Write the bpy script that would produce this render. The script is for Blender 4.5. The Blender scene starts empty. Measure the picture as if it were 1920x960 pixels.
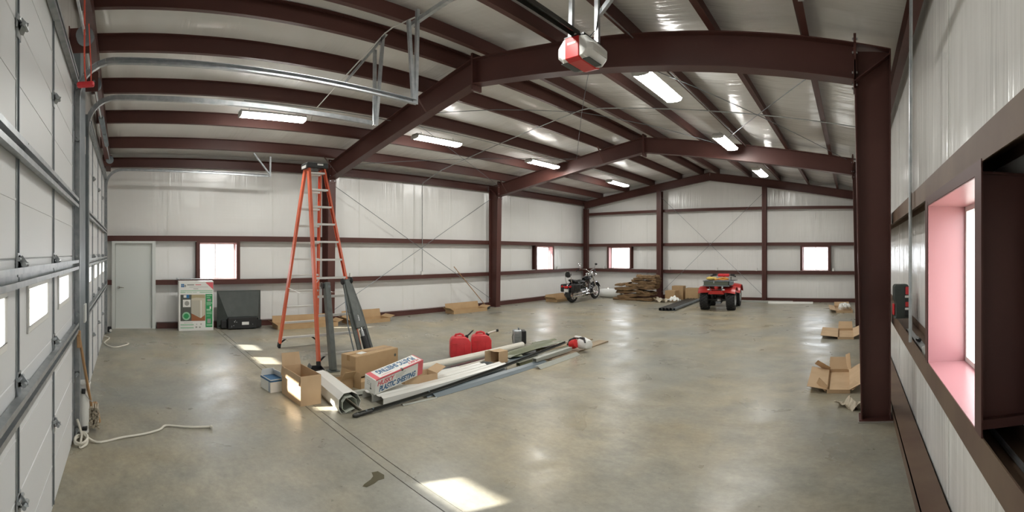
import bpy, bmesh, math, random
from mathutils import Vector, Matrix, Euler
random.seed(7)
R = math.radians
PI = math.pi
sc = bpy.context.scene
C = sc.collection

# ------------------------------------------------------------------ camera
F = 862.74                       # pixels per radian of the 1920 px wide cylindrical picture
cd = bpy.data.cameras.new('camera')
cd.type = 'PANO'
cd.panorama_type = 'CENTRAL_CYLINDRICAL'
cd.central_cylindrical_range_u_min = -960 / F
cd.central_cylindrical_range_u_max = 960 / F
cd.central_cylindrical_range_v_min = -(960 - 474.5) / F
cd.central_cylindrical_range_v_max = 474.5 / F
cd.central_cylindrical_radius = 1.0
cd.clip_start = 0.02
cam = bpy.data.objects.new('camera', cd)
C.objects.link(cam)
cam.location = (0, 0, 1.8)
cam.rotation_euler = (PI / 2, 0, (1595.67 - 960) / F)
sc.camera = cam

# ------------------------------------------------------------------ world, sun, exposure
w = bpy.data.worlds.new('sky')
sc.world = w
w.use_nodes = True
wn = w.node_tree
bg = wn.nodes['Background']
bg.inputs['Color'].default_value = (0.90, 0.95, 1.0, 1)
bg.inputs['Strength'].default_value = 9.0
sd = bpy.data.lights.new('sun', 'SUN')
sd.energy = 34.0
sd.angle = R(1.0)
sd.color = (1.0, 0.95, 0.86)
sun = bpy.data.objects.new('sun', sd)
C.objects.link(sun)
sun.location = (-6, -12, 9)
sun.rotation_euler = Vector((1.13, 2.8, -1.5)).to_track_quat('-Z', 'Y').to_euler()
LAMP = 70.0                      # radiance of the fluorescent lenses
sc.cycles.use_light_tree = False
vs = sc.view_settings
vs.view_transform = 'Standard'
vs.look = 'None'
vs.gamma = 1
vs.exposure = 0.0
vs.use_curve_mapping = False

# ------------------------------------------------------------------ mesh helpers
WM = {}


class MB:
    """collects shapes and links them as ONE mesh object"""

    def __init__(s):
        s.v = []
        s.f = []

    def add(s, vs_, fs_):
        n = len(s.v)
        s.v += [Vector(a) for a in vs_]
        s.f += [tuple(i + n for i in f) for f in fs_]
        return s

    def box(s, a, b):
        x0, y0, z0 = [min(p, q) for p, q in zip(a, b)]
        x1, y1, z1 = [max(p, q) for p, q in zip(a, b)]
        return s.add([(x0, y0, z0), (x1, y0, z0), (x1, y1, z0), (x0, y1, z0), (x0, y0, z1), (x1, y0, z1), (x1, y1, z1), (x0, y1, z1)],
                     [(0, 3, 2, 1), (4, 5, 6, 7), (0, 1, 5, 4), (1, 2, 6, 5), (2, 3, 7, 6), (3, 0, 4, 7)])

    def cbox(s, c, d, rot=(0, 0, 0)):
        M = Euler(rot).to_matrix()
        h = [k / 2 for k in d]
        n = len(s.v)
        s.box([-k for k in h], h)
        for i in range(n, len(s.v)):
            s.v[i] = M @ s.v[i] + Vector(c)
        return s

    def prism(s, prof, p, q, up=(0, 0, 1), prof2=None):
        p, q = Vector(p), Vector(q)
        d = (q - p).normalized()
        side = d.cross(Vector(up))
        if side.length < 1e-5:
            side = d.cross(Vector((0, 1, 0)))
        side.normalize()
        u = side.cross(d)
        n = len(prof)
        prof2 = prof2 or prof
        vv = [p + side * a + u * b for a, b in prof] + [q + side * a + u * b for a, b in prof2]
        ff = [(i, (i + 1) % n, n + (i + 1) % n, n + i) for i in range(n)]
        ff += [tuple(range(n))[::-1], tuple(range(n, 2 * n))]
        return s.add(vv, ff)

    def bar(s, p, q, w, h, up=(0, 0, 1), w2=None, h2=None):
        f = lambda a, b: [(-a / 2, -b / 2), (a / 2, -b / 2), (a / 2, b / 2), (-a / 2, b / 2)]
        return s.prism(f(w, h), p, q, up, f(w2 or w, h2 or h))

    def tube(s, pts, r, n=8, closed=False):
        pts = [Vector(p) for p in pts]
        m = len(pts)
        rr = r if isinstance(r, (list, tuple)) else [r] * m
        rings = []
        t0 = None
        u = None
        for i, p in enumerate(pts):
            a = pts[i - 1] if (i > 0 or closed) else pts[i]
            b = pts[(i + 1) % m] if (i < m - 1 or closed) else pts[i]
            t = (b - a).normalized()
            if u is None:
                u = t.cross(Vector((0, 0, 1)))
                if u.length < 1e-3:
                    u = t.cross(Vector((1, 0, 0)))
                u.normalize()
            else:
                u = (u - t * u.dot(t)).normalized()
            v = t.cross(u)
            rings.append([p + (u * math.cos(2 * PI * k / n) + v * math.sin(2 * PI * k / n)) * rr[i] for k in range(n)])
        vv = [q for g in rings for q in g]
        ff = []
        for i in range(m if closed else m - 1):
            j = (i + 1) % m
            for k in range(n):
                ff.append((i * n + k, i * n + (k + 1) % n, j * n + (k + 1) % n, j * n + k))
        if not closed:
            ff += [tuple(range(n))[::-1], tuple(range((m - 1) * n, m * n))]
        return s.add(vv, ff)

    def lathe(s, prof, n=20, M=None, a0=0.0, a1=2 * PI):
        full = abs(a1 - a0 - 2 * PI) < 1e-6
        M = M or Matrix()
        k = len(prof)
        m = n if full else n + 1
        vv = []
        for i in range(m):
            a = a0 + (a1 - a0) * i / n
            for r, z in prof:
                vv.append(M @ Vector((r * math.cos(a), r * math.sin(a), z)))
        ff = []
        for i in range(n):
            j = (i + 1) % m
            for b in range(k - 1):
                ff.append((i * k + b, j * k + b, j * k + b + 1, i * k + b + 1))
        return s.add(vv, ff)

    def cyl(s, p, q, r, n=14, r2=None):
        return s.tube([p, q], [r, r if r2 is None else r2], n)

    def ball(s, c, r, n=12, M=None):
        r = r if isinstance(r, (list, tuple)) else (r, r, r)
        k = n // 2
        prof = [(math.sin(PI * i / k), -math.cos(PI * i / k)) for i in range(k + 1)]
        T = Matrix.Translation(Vector(c)) @ (M or Matrix()) @ Matrix.Diagonal((r[0], r[1], r[2], 1))
        return s.lathe(prof, n, T)

    def grid(s, fn, nu, nv):
        vv = [fn(i / nu, j / nv) for i in range(nu + 1) for j in range(nv + 1)]
        ff = [(i * (nv + 1) + j, (i + 1) * (nv + 1) + j, (i + 1) * (nv + 1) + j + 1, i * (nv + 1) + j + 1) for i in range(nu) for j in range(nv)]
        return s.add(vv, ff)

    def build(s, name, mat, parent=None, bevel=0, seg=1, smooth=False, solid=0, world=False, jitter=0):
        bm = bmesh.new()
        M = Matrix()
        if world and parent is not None:
            M = WM[parent.name].inverted()
        vs_ = [bm.verts.new(M @ p) for p in s.v]
        for f in s.f:
            try:
                bm.faces.new([vs_[i] for i in f])
            except ValueError:
                pass
        bmesh.ops.remove_doubles(bm, verts=bm.verts, dist=1e-6)
        bmesh.ops.recalc_face_normals(bm, faces=bm.faces)
        if bevel:
            es = [e for e in bm.edges if len(e.link_faces) == 2 and e.calc_face_angle(0) > 0.5]
            bmesh.ops.bevel(bm, geom=es, offset=bevel, segments=seg, profile=0.5, affect='EDGES', clamp_overlap=True)
        if solid:
            bmesh.ops.solidify(bm, geom=bm.faces[:], thickness=solid)
        if jitter:
            for v in bm.verts:
                v.co += Vector((random.uniform(-1, 1), random.uniform(-1, 1), random.uniform(-1, 1))) * jitter
        me = bpy.data.meshes.new(name)
        bm.to_mesh(me)
        bm.free()
        me.materials.append(mat)
        if smooth:
            me.shade_smooth()
            me.set_sharp_from_angle(angle=R(38))
        o = bpy.data.objects.new(name, me)
        C.objects.link(o)
        if parent is not None:
            o.parent = parent
            WM[o.name] = WM[parent.name]
        else:
            WM[o.name] = Matrix()
        return o


def tag(o, label=None, cat=None, group=None, kind=None):
    if label: o['label'] = label
    if cat: o['category'] = cat
    if group: o['group'] = group
    if kind: o['kind'] = kind
    return o


def thing(name, label, cat, loc=(0, 0, 0), rz=0, group=None, kind=None, rot=None):
    o = bpy.data.objects.new(name, None)
    o.empty_display_size = 0.1
    C.objects.link(o)
    o.location = loc
    o.rotation_euler = rot or (0, 0, rz)
    WM[o.name] = Matrix.Translation(Vector(loc)) @ Euler(rot or (0, 0, rz)).to_matrix().to_4x4()
    return tag(o, label, cat, group, kind)


def kids(o):
    return [c for c in bpy.data.objects if c.parent == o]


def dup(root, loc, rz=0, label=None, rot=None):
    r = root.copy()
    C.objects.link(r)
    r.location = loc
    r.rotation_euler = rot or (0, 0, rz)
    if label: r['label'] = label
    for ch in kids(root):
        c = ch.copy()
        C.objects.link(c)
        c.parent = r
        for g in kids(ch):
            d = g.copy()
            C.objects.link(d)
            d.parent = c
    return r


def thick(pts, t):
    """closed polygon of a bent sheet: the open polyline pts with thickness t"""
    pts = [Vector((a, b)) for a, b in pts]
    off = []
    for i, p in enumerate(pts):
        d1 = (p - pts[i - 1]).normalized() if i else None
        d2 = (pts[i + 1] - p).normalized() if i < len(pts) - 1 else None
        d1 = d1 or d2
        d2 = d2 or d1
        n1, n2 = Vector((-d1.y, d1.x)), Vector((-d2.y, d2.x))
        n = n1 + n2
        n = n / max(n.length_squared, 0.3) * 2
        off.append(p + n * t)
    return [tuple(p) for p in pts] + [tuple(p) for p in off[::-1]]


# ------------------------------------------------------------------ materials
def mat(name, col, rough=0.5, metal=0.0, noise=None, bump=None, spec=0.5, coat=0, emit=None):
    """noise = (scale xyz, colour 2, contrast lo, hi); bump = (scale xyz, strength, distance)"""
    m = bpy.data.materials.new(name)
    m.use_nodes = True
    nt = m.node_tree
    b = nt.nodes['Principled BSDF']
    b.inputs['Base Color'].default_value = (*col, 1)
    b.inputs['Roughness'].default_value = rough
    b.inputs['Metallic'].default_value = metal
    b.inputs['Specular IOR Level'].default_value = spec
    b.inputs['Coat Weight'].default_value = coat
    if emit:
        b.inputs['Emission Color'].default_value = (*emit[0], 1)
        b.inputs['Emission Strength'].default_value = emit[1]
    tc = None
    if noise or bump:
        tc = nt.nodes.new('ShaderNodeTexCoord')

    def nz(scale, detail=4):
        mp = nt.nodes.new('ShaderNodeMapping')
        mp.inputs['Scale'].default_value = scale
        nt.links.new(tc.outputs['Object'], mp.inputs['Vector'])
        n = nt.nodes.new('ShaderNodeTexNoise')
        n.inputs['Scale'].default_value = 1
        n.inputs['Detail'].default_value = detail
        nt.links.new(mp.outputs['Vector'], n.inputs['Vector'])
        return n
    if noise:
        n = nz(noise[0])
        r = nt.nodes.new('ShaderNodeValToRGB')
        r.color_ramp.elements[0].position = noise[2]
        r.color_ramp.elements[0].color = (*col, 1)
        r.color_ramp.elements[1].position = noise[3]
        r.color_ramp.elements[1].color = (*noise[1], 1)
        nt.links.new(n.outputs['Fac'], r.inputs['Fac'])
        nt.links.new(r.outputs['Color'], b.inputs['Base Color'])
    if bump:
        n = nz(bump[0], 3)
        bp = nt.nodes.new('ShaderNodeBump')
        bp.inputs['Strength'].default_value = bump[1]
        bp.inputs['Distance'].default_value = bump[2]
        nt.links.new(n.outputs['Fac'], bp.inputs['Height'])
        nt.links.new(bp.outputs['Normal'], b.inputs['Normal'])
    return m


M = {}
M['wall_vinyl'] = mat('white vinyl faced insulation', (0.85, 0.85, 0.83), 0.22, spec=0.6, noise=((0.5, 0.5, 0.7), (0.79, 0.785, 0.76), 0.35, 0.7))
M['roof_vinyl'] = mat('white roof insulation', (0.84, 0.84, 0.825), 0.19, spec=0.6, noise=((0.4, 0.8, 0.4), (0.75, 0.745, 0.72), 0.35, 0.7))
M['seam'] = mat('insulation seam tape', (0.76, 0.76, 0.73), 0.3)
M['steel'] = mat('red oxide steel', (0.086, 0.034, 0.028), 0.45, spec=0.35, noise=((1.2, 1.2, 1.2), (0.108, 0.044, 0.036), 0.4, 0.75))
M['reveal'] = mat('window trim with skylight pink', (0.37, 0.165, 0.17), 0.3)  # pink of strong skylight on red oxide steel, put into the base colour
M['dusty_steel'] = mat('dusty brown steel', (0.12, 0.07, 0.048), 0.55, noise=((2, 3, 2), (0.17, 0.115, 0.075), 0.35, 0.7))
M['slab_pale'] = mat('pale slab wood', (0.33, 0.215, 0.11), 0.85, noise=((2.5, 16, 16), (0.14, 0.082, 0.04), 0.35, 0.7), bump=((3, 18, 18), 0.7, 0.03))
M['galv'] = mat('galvanised steel', (0.50, 0.52, 0.53), 0.38, 0.75, noise=((14, 14, 14), (0.36, 0.39, 0.41), 0.35, 0.7))
M['galv_dark'] = mat('dull galvanised steel', (0.24, 0.27, 0.29), 0.45, 0.6, noise=((5, 5, 5), (0.17, 0.20, 0.22), 0.35, 0.7))
M['chrome'] = mat('chrome', (0.8, 0.8, 0.8), 0.12, 1.0)
M['door_skin'] = mat('white embossed door steel', (0.70, 0.715, 0.72), 0.42, bump=((90, 90, 90), 0.12, 0.004))
M['white_paint'] = mat('white painted door', (0.66, 0.69, 0.66), 0.4)
M['white'] = mat('white plastic', (0.78, 0.78, 0.75), 0.35)
M['black'] = mat('black plastic', (0.018, 0.019, 0.02), 0.45)
M['rubber'] = mat('black rubber', (0.022, 0.022, 0.023), 0.75)
M['dark_grey'] = mat('dark grey plastic', (0.045, 0.055, 0.05), 0.5, noise=((6, 6, 6), (0.06, 0.07, 0.064), 0.4, 0.7))
M['arm_grey'] = mat('grey powder coat', (0.13, 0.145, 0.135), 0.42, noise=((8, 8, 8), (0.09, 0.10, 0.095), 0.45, 0.7))
M['carton'] = mat('brown cardboard', (0.48, 0.325, 0.175), 0.8, noise=((4, 4, 4), (0.43, 0.285, 0.15), 0.4, 0.7))
M['carton_pale'] = mat('pale cardboard', (0.56, 0.395, 0.24), 0.8, noise=((4, 4, 4), (0.50, 0.345, 0.205), 0.4, 0.7))
M['tape'] = mat('packing tape', (0.40, 0.25, 0.12), 0.25)
M['orange'] = mat('orange fibreglass', (0.80, 0.175, 0.09), 0.4, noise=((3, 3, 3), (0.72, 0.145, 0.075), 0.4, 0.7))
M['alu'] = mat('aluminium', (0.74, 0.73, 0.70), 0.4, 0.25)
M['print_cream'] = mat('cream print', (0.58, 0.54, 0.42), 0.5)
M['red'] = mat('red plastic', (0.72, 0.045, 0.055), 0.38, noise=((9, 9, 9), (0.64, 0.035, 0.045), 0.4, 0.7))
M['opener_red'] = mat('red motor cover', (0.58, 0.025, 0.025), 0.3)
M['atv_red'] = mat('red fender plastic', (0.44, 0.026, 0.022), 0.35)
M['cord_red'] = mat('red cord', (0.70, 0.09, 0.05), 0.6)
M['rope'] = mat('off white cord', (0.72, 0.69, 0.60), 0.7)
M['wood'] = mat('broom wood', (0.42, 0.25, 0.12), 0.55, noise=((30, 30, 2), (0.33, 0.19, 0.085), 0.35, 0.7))
M['slab_wood'] = mat('rough sawn slab wood', (0.23, 0.14, 0.065), 0.85, noise=((2.5, 16, 16), (0.085, 0.048, 0.022), 0.35, 0.7), bump=((3, 18, 18), 0.7, 0.03))
M['plank'] = mat('weathered plank', (0.36, 0.28, 0.19), 0.75, noise=((14, 1.5, 14), (0.26, 0.20, 0.135), 0.35, 0.7))
M['bristle'] = mat('broom bristles', (0.42, 0.37, 0.29), 0.9, bump=((60, 60, 6), 0.8, 0.01))
M['pvc'] = mat('cream pvc', (0.76, 0.73, 0.64), 0.3)
M['gutter'] = mat('white painted trim', (0.74, 0.735, 0.69), 0.35)
M['gutter_in'] = mat('pale green grey trim back', (0.50, 0.53, 0.46), 0.4)
M['blue_grey'] = mat('blue grey painted trim', (0.155, 0.19, 0.21), 0.38)
M['grey_trim'] = mat('grey painted trim', (0.36, 0.37, 0.33), 0.42)
M['green_sheet'] = mat('olive green sheet', (0.135, 0.15, 0.085), 0.35, noise=((3, 3, 3), (0.19, 0.20, 0.12), 0.4, 0.7))
M['black_paint'] = mat('black painted steel', (0.025, 0.026, 0.022), 0.4)
M['pipe_black'] = mat('black pipe', (0.028, 0.03, 0.03), 0.4)
M['green_print'] = mat('green print', (0.03, 0.30, 0.10), 0.5)
M['green_pale'] = mat('pale green print', (0.30, 0.56, 0.36), 0.5)
M['blue_print'] = mat('blue print', (0.03, 0.16, 0.36), 0.5)
M['pink_print'] = mat('pink red print', (0.66, 0.12, 0.14), 0.5)
M['navy_print'] = mat('navy print', (0.035, 0.13, 0.27), 0.5)
M['print_white'] = mat('white printed card', (0.77, 0.77, 0.73), 0.5)
M['print_grey'] = mat('grey print', (0.33, 0.33, 0.30), 0.5)
M['print_dark'] = mat('dark print', (0.09, 0.10, 0.085), 0.5)
M['print_tan'] = mat('tan print', (0.44, 0.37, 0.22), 0.5)
M['print_floor'] = mat('rust brown print', (0.33, 0.12, 0.05), 0.5)
M['leather'] = mat('black leather', (0.02, 0.02, 0.02), 0.4)
M['bike_paint'] = mat('black bike paint', (0.012, 0.013, 0.016), 0.12, coat=0.6)
M['tail_red'] = mat('red tail lens', (0.62, 0.02, 0.02), 0.2)
M['engine'] = mat('engine alloy', (0.34, 0.34, 0.34), 0.3, 0.85)
M['khaki'] = mat('olive cargo box', (0.11, 0.13, 0.10), 0.5)
M['strap_orange'] = mat('orange strap cloth', (0.72, 0.30, 0.06), 0.7)
M['yellow'] = mat('yellow cloth', (0.62, 0.45, 0.12), 0.7)
M['poly'] = mat('clear plastic wrap', (0.86, 0.87, 0.84), 0.22)
M['paper'] = mat('crumpled paper', (0.52, 0.46, 0.36), 0.8)
M['outlet'] = mat('outlet box', (0.66, 0.66, 0.63), 0.45)
M['grout'] = mat('grey grout', (0.33, 0.31, 0.28), 0.85)
M['ground'] = mat('outside gravel', (0.42, 0.40, 0.36), 0.9)
M['dark'] = mat('dark joint', (0.05, 0.043, 0.03), 0.9)
M['stain'] = mat('damp oil stain', (0.085, 0.075, 0.04), 0.25)
M['lens'] = mat('fluorescent lens', (0.9, 0.9, 0.9), 0.4, emit=((1.0, 0.99, 0.94), LAMP))


def glass(name, a):
    m = bpy.data.materials.new(name)
    m.use_nodes = True
    nt = m.node_tree
    nt.nodes.remove(nt.nodes['Principled BSDF'])
    t = nt.nodes.new('ShaderNodeBsdfTransparent')
    g = nt.nodes.new('ShaderNodeBsdfGlossy')
    g.inputs['Roughness'].default_value = 0.03
    x = nt.nodes.new('ShaderNodeMixShader')
    x.inputs[0].default_value = a
    nt.links.new(t.outputs[0], x.inputs[1])
    nt.links.new(g.outputs[0], x.inputs[2])
    nt.links.new(x.outputs[0], nt.nodes['Material Output'].inputs[0])
    return m


M['glass'] = glass('window glass', 0.07)


def wrinkles(m, across, along, strength):
    """loose pulled vinyl: fine wrinkles that come and go, on top of broad soft waves"""
    nt = m.node_tree
    N, L = nt.nodes, nt.links
    tc = N.new('ShaderNodeTexCoord')

    def nz(scale, detail):
        mp = N.new('ShaderNodeMapping')
        mp.inputs['Scale'].default_value = scale
        L.new(tc.outputs['Object'], mp.inputs['Vector'])
        n = N.new('ShaderNodeTexNoise')
        n.inputs['Scale'].default_value = 1
        n.inputs['Detail'].default_value = detail
        L.new(mp.outputs['Vector'], n.inputs['Vector'])
        return n.outputs['Fac']

    def op(kind, a, b):
        x = N.new('ShaderNodeMath')
        x.operation = kind
        for i, k in enumerate((a, b)):
            if isinstance(k, (int, float)):
                x.inputs[i].default_value = k
            else:
                L.new(k, x.inputs[i])
        return x.outputs[0]
    fine = nz(across(17, .8), 2)
    mask = N.new('ShaderNodeMapRange')
    mask.interpolation_type = 'SMOOTHSTEP'
    mask.inputs['From Min'].default_value = .38
    mask.inputs['From Max'].default_value = .62
    L.new(nz(across(1.1, .7), 2), mask.inputs['Value'])
    broad = nz(across(2.2, .35), 3)
    cross = nz(along(7, .6), 2)
    h = op('ADD', op('MULTIPLY', op('MULTIPLY', fine, mask.outputs[0]), .35), op('ADD', op('MULTIPLY', broad, 1.0), op('MULTIPLY', cross, .10)))
    bp = N.new('ShaderNodeBump')
    bp.inputs['Strength'].default_value = strength
    bp.inputs['Distance'].default_value = 0.05
    L.new(h, bp.inputs['Height'])
    L.new(bp.outputs['Normal'], N['Principled BSDF'].inputs['Normal'])


wrinkles(M['wall_vinyl'], lambda a, b: (a, a, b), lambda a, b: (b, b, a), 0.55)
wrinkles(M['roof_vinyl'], lambda a, b: (b, a, b), lambda a, b: (a, b, b), 0.6)


def concrete():
    m = bpy.data.materials.new('sealed concrete')
    m.use_nodes = True
    nt = m.node_tree
    N, L = nt.nodes, nt.links
    b = N['Principled BSDF']
    tc = N.new('ShaderNodeTexCoord')

    def nz(sx, sy, detail, dist=0.0, rough=0.55):
        mp = N.new('ShaderNodeMapping')
        mp.inputs['Scale'].default_value = (sx, sy, 1)
        L.new(tc.outputs['Object'], mp.inputs['Vector'])
        n = N.new('ShaderNodeTexNoise')
        n.inputs['Scale'].default_value = 1
        n.inputs['Detail'].default_value = detail
        n.inputs['Roughness'].default_value = rough
        n.inputs['Distortion'].default_value = dist
        L.new(mp.outputs['Vector'], n.inputs['Vector'])
        return n

    def ramp(n, p0, c0, p1, c1):
        r = N.new('ShaderNodeValToRGB')
        r.color_ramp.elements[0].position = p0
        r.color_ramp.elements[0].color = (*c0, 1)
        r.color_ramp.elements[1].position = p1
        r.color_ramp.elements[1].color = (*c1, 1)
        L.new(n.outputs['Fac'], r.inputs['Fac'])
        return r

    def mix(kind, fac, a, c):
        x = N.new('ShaderNodeMix')
        x.data_type = 'RGBA'
        x.blend_type = kind
        if isinstance(fac, float):
            x.inputs[0].default_value = fac
        else:
            L.new(fac, x.inputs[0])
        L.new(a, x.inputs[6])
        if isinstance(c, tuple):
            x.inputs[7].default_value = (*c, 1)
        else:
            L.new(c, x.inputs[7])
        return x.outputs[2]
    base = ramp(nz(0.5, 0.7, 6, 0.0, 0.55), 0.30, (0.335, 0.315, 0.255), 0.72, (0.455, 0.415, 0.315))
    cloud = ramp(nz(2.4, 3.4, 8, 0.0, 0.66), 0.30, (0.58, 0.58, 0.575), 0.74, (1.10, 1.09, 1.06))
    c = mix('MULTIPLY', 1.0, base.outputs['Color'], cloud.outputs['Color'])
    rust = ramp(nz(0.9, 0.6, 7, 0.0, 0.6), 0.40, (0, 0, 0), 0.70, (0.75, 0.75, 0.75))
    c = mix('MIX', rust.outputs['Color'], c, (0.385, 0.315, 0.19))
    grey = ramp(nz(0.42, 0.38, 6, 0.0, 0.58), 0.40, (0, 0, 0), 0.68, (0.85, 0.85, 0.85))
    c = mix('MIX', grey.outputs['Color'], c, (0.245, 0.255, 0.235))
    blot = ramp(nz(1.3, 1.9, 8, 0.0, 0.68), 0.50, (0, 0, 0), 0.72, (0.6, 0.6, 0.6))
    c = mix('MIX', blot.outputs['Color'], c, (0.19, 0.19, 0.16))
    fine = ramp(nz(16, 20, 8, 0.0, 0.7), 0.3, (0.84, 0.84, 0.84), 0.7, (1.10, 1.10, 1.10))
    c = mix('MULTIPLY', 1.0, c, fine.outputs['Color'])
    spot = ramp(nz(13.0, 13.0, 3), 0.69, (0, 0, 0), 0.76, (0.6, 0.6, 0.6))
    c = mix('MIX', spot.outputs['Color'], c, (0.10, 0.095, 0.075))
    L.new(c, b.inputs['Base Color'])
    rr = ramp(nz(1.3, 1.3, 6, 0.6), 0.28, (0.22, 0.22, 0.22), 0.72, (0.50, 0.50, 0.50))
    L.new(rr.outputs['Color'], b.inputs['Roughness'])
    b.inputs['Specular IOR Level'].default_value = 0.42
    bp = N.new('ShaderNodeBump')
    bp.inputs['Strength'].default_value = 0.10
    bp.inputs['Distance'].default_value = 0.01
    L.new(nz(7, 7, 6).outputs['Fac'], bp.inputs['Height'])
    L.new(bp.outputs['Normal'], b.inputs['Normal'])
    return m


M['concrete'] = concrete()

# ------------------------------------------------------------------ dimensions (metres); camera stands at x = 0, y = 0
XL, XR = -11.13, 0.66            # insulation faces of the long walls
YF, YB = -0.62, 17.0             # insulation faces of the end walls
RX = -5.3                        # ridge
GL, GR, GB = -10.95, 0.45, 16.81  # inner faces of the girts


def z_top(x): return 4.86 - 0.151 * abs(x - RX)      # underside of the purlins
def z_low(x): return 4.46 - 0.150 * abs(x - RX)      # underside of the rafters
def z_ins(x): return z_top(x) + 0.22                 # underside of the roof insulation
# ================================================================== STRUCTURE
g = MB().box((-60, -60, -0.35), (60, 60, -0.25)).build('ground', M['ground'])
tag(g, 'pale gravel yard outside the building', 'ground', kind='structure')

fl = thing('floor', 'sealed grey and tan concrete floor with mottled stains', 'floor', kind='structure')
MB().box((-11.4, -0.85, -0.2), (0.95, 17.3, -0.012)).build('joint_bed', M['dark'], fl)
for y0, y1 in ((-0.85, 2.027), (2.035, 2.128), (2.136, 17.3)):
    MB().box((-11.4, y0, -0.1), (0.95, y1, 0)).build('floor_slab', M['concrete'], fl)
# damp stain with a shape of its own
st = [(0, 0), (.07, .02), (.12, .05), (.17, .05), (.20, .11), (.19, .20), (.14, .21), (.12, .14), (.08, .10), (.01, .06), (-.02, .03)]
MB().add([(-3.17 + .1 - b * .9, 1.80 + a * 1.1 - .05, 0.0012) for a, b in st], [tuple(range(len(st)))]).build('stain', M['stain'], fl)


def panel_wall(name, label, P, u0, u1, z1, holes, mtl=None):
    """wall slab with rectangular openings; P(u, w, z) maps to the world, w = distance into the room"""
    root = thing(name, label, 'wall', kind='structure')
    us = sorted({u0, u1, *[h[0] for h in holes], *[h[1] for h in holes]})
    zs = sorted({0, z1, *[h[2] for h in holes], *[h[3] for h in holes]})
    mb = MB()
    for a, b in zip(us, us[1:]):
        run = None
        for c, d in zip(zs, zs[1:]):
            um, zm = (a + b) / 2, (c + d) / 2
            solid = not any(h[0] < um < h[1] and h[2] < zm < h[3] for h in holes)
            if solid:
                run = (run[0], d) if run else (c, d)
            if (not solid or d == zs[-1]) and run:
                mb.box(P(a, 0, run[0]), P(b, -0.1, run[1]))
                run = None
    return root, mb


PL = lambda u, w_, z: (XL + w_, u, z)
PR = lambda u, w_, z: (XR - w_, u, z)
PB = lambda u, w_, z: (u, YB - w_, z)
PF = lambda u, w_, z: (u, YF + w_, z)
WIN_L = [(1.72, 2.63, 1.16, 2.05), (13.48, 14.46, 1.16, 2.05)]
WIN_B = [(-9.77, -8.78, 1.15, 2.04), (-1.78, -0.83, 1.15, 2.04)]
WIN_R = [(1.62, 2.66, 1.155, 2.08)]
DOOR = (-0.36, 0.62, 0, 2.08)
GD = [(-4.30, -0.45, 0, 3.46), (-10.10, -5.65, 0, 3.46)]

wl, mb = panel_wall('wall_left', 'long white insulated wall with the walk door', PL, YF - .1, YB + .1, 4.3, WIN_L + [DOOR])
mb.build('insulation_panel', M['wall_vinyl'], wl)
wr, mb = panel_wall('wall_right', 'near white insulated wall with a pink framed window', PR, YF - .1, YB + .1, 4.3, WIN_R)
mb.build('insulation_panel', M['wall_vinyl'], wr)
wb, mb = panel_wall('wall_back', 'far white insulated gable wall with two windows', PB, XL, XR, 4.17, WIN_B)
mb.prism([(XL, 4.17), (XR, 4.17), (XR, 4.19), (RX, 5.1), (XL, 4.19)], (0, YB, 0), (0, YB + .1, 0)).build('insulation_panel', M['wall_vinyl'], wb)
wf, mb = panel_wall('wall_front', 'gable wall that holds the two overhead garage doors', PF, XL, XR, 4.17, GD)
mb.prism([(XL, 4.17), (XR, 4.17), (XR, 4.19), (RX, 5.1), (XL, 4.19)], (0, YF - .1, 0), (0, YF, 0)).build('insulation_panel', M['wall_vinyl'], wf)
# vertical seams of the blanket
for root, P, us, top in ((wl, PL, (0.95, 3.6, 4.3, 6.1, 7.55, 7.95, 9.4, 12.2, 13.2, 15.3), 3.9), (wr, PR, (0.4, 3.05, 6.2, 8), 3.9), (wb, PB, (-9.3, -8.1, -5.9, -4.5, -2.0, -1.2), 3.9)):
    for u in us:
        holes = WIN_L + [DOOR] if P is PL else WIN_B if P is PB else WIN_R
        z0 = 0.13
        for h in holes:
            if h[0] - .05 < u < h[1] + .05: z0 = h[3]
        MB().box(P(u, 0, z0), P(u + .035, 0.004, top)).build('seam', M['seam'], root)

# roof: two insulation blankets sagging between the purlins
PX_L = [-10.15, -8.88, -7.72, -6.53, -5.62]
PX_R = [-4.98, -3.72, -2.62, -1.56, -0.52]
ce = thing('ceiling', 'white insulated roof underside on brown purlins', 'ceiling', kind='structure')
for xs in ([XL - .08] + PX_L + [RX], [RX] + PX_R + [XR + .08]):
    for a, b in zip(xs, xs[1:]):
        def fn(i, j, a=a, b=b):
            x = a + (b - a) * i
            y = YF - .1 + (YB - YF + .2) * j
            return (x, y, z_ins(x) - 0.045 * math.sin(PI * i) * (1 if b - a > .5 else 0) + 0.008 * math.sin(y * 5 + a * 3) * math.sin(PI * i))
        MB().grid(fn, 8, 60).build('insulation_blanket', M['roof_vinyl'], ce, smooth=True)
for x in PX_L + PX_R:
    s = 1 if x < RX else -1
    prof = thick([(-.07 * s, -.0), (0, 0), (0, .215), (.07 * s, .215)], .006)
    z = z_top(x)
    MB().prism(prof, (x, YF, z), (x, YB, z)).build('purlin', M['steel'], ce)
for x, s in ((-11.06, 1), (0.59, -1)):
    prof = thick([(.09 * s, .0), (0, 0), (0, .20), (.09 * s, .215)], .006)
    MB().prism(prof, (x, YF, 3.86), (x, YB, 3.86)).build('eave_strut', M['steel'], ce)
# ridge cap strip
MB().box((RX - .3, YF, 5.02), (RX - .29, YB, 5.04)).build('ridge_clip', M['steel'], ce)


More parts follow.
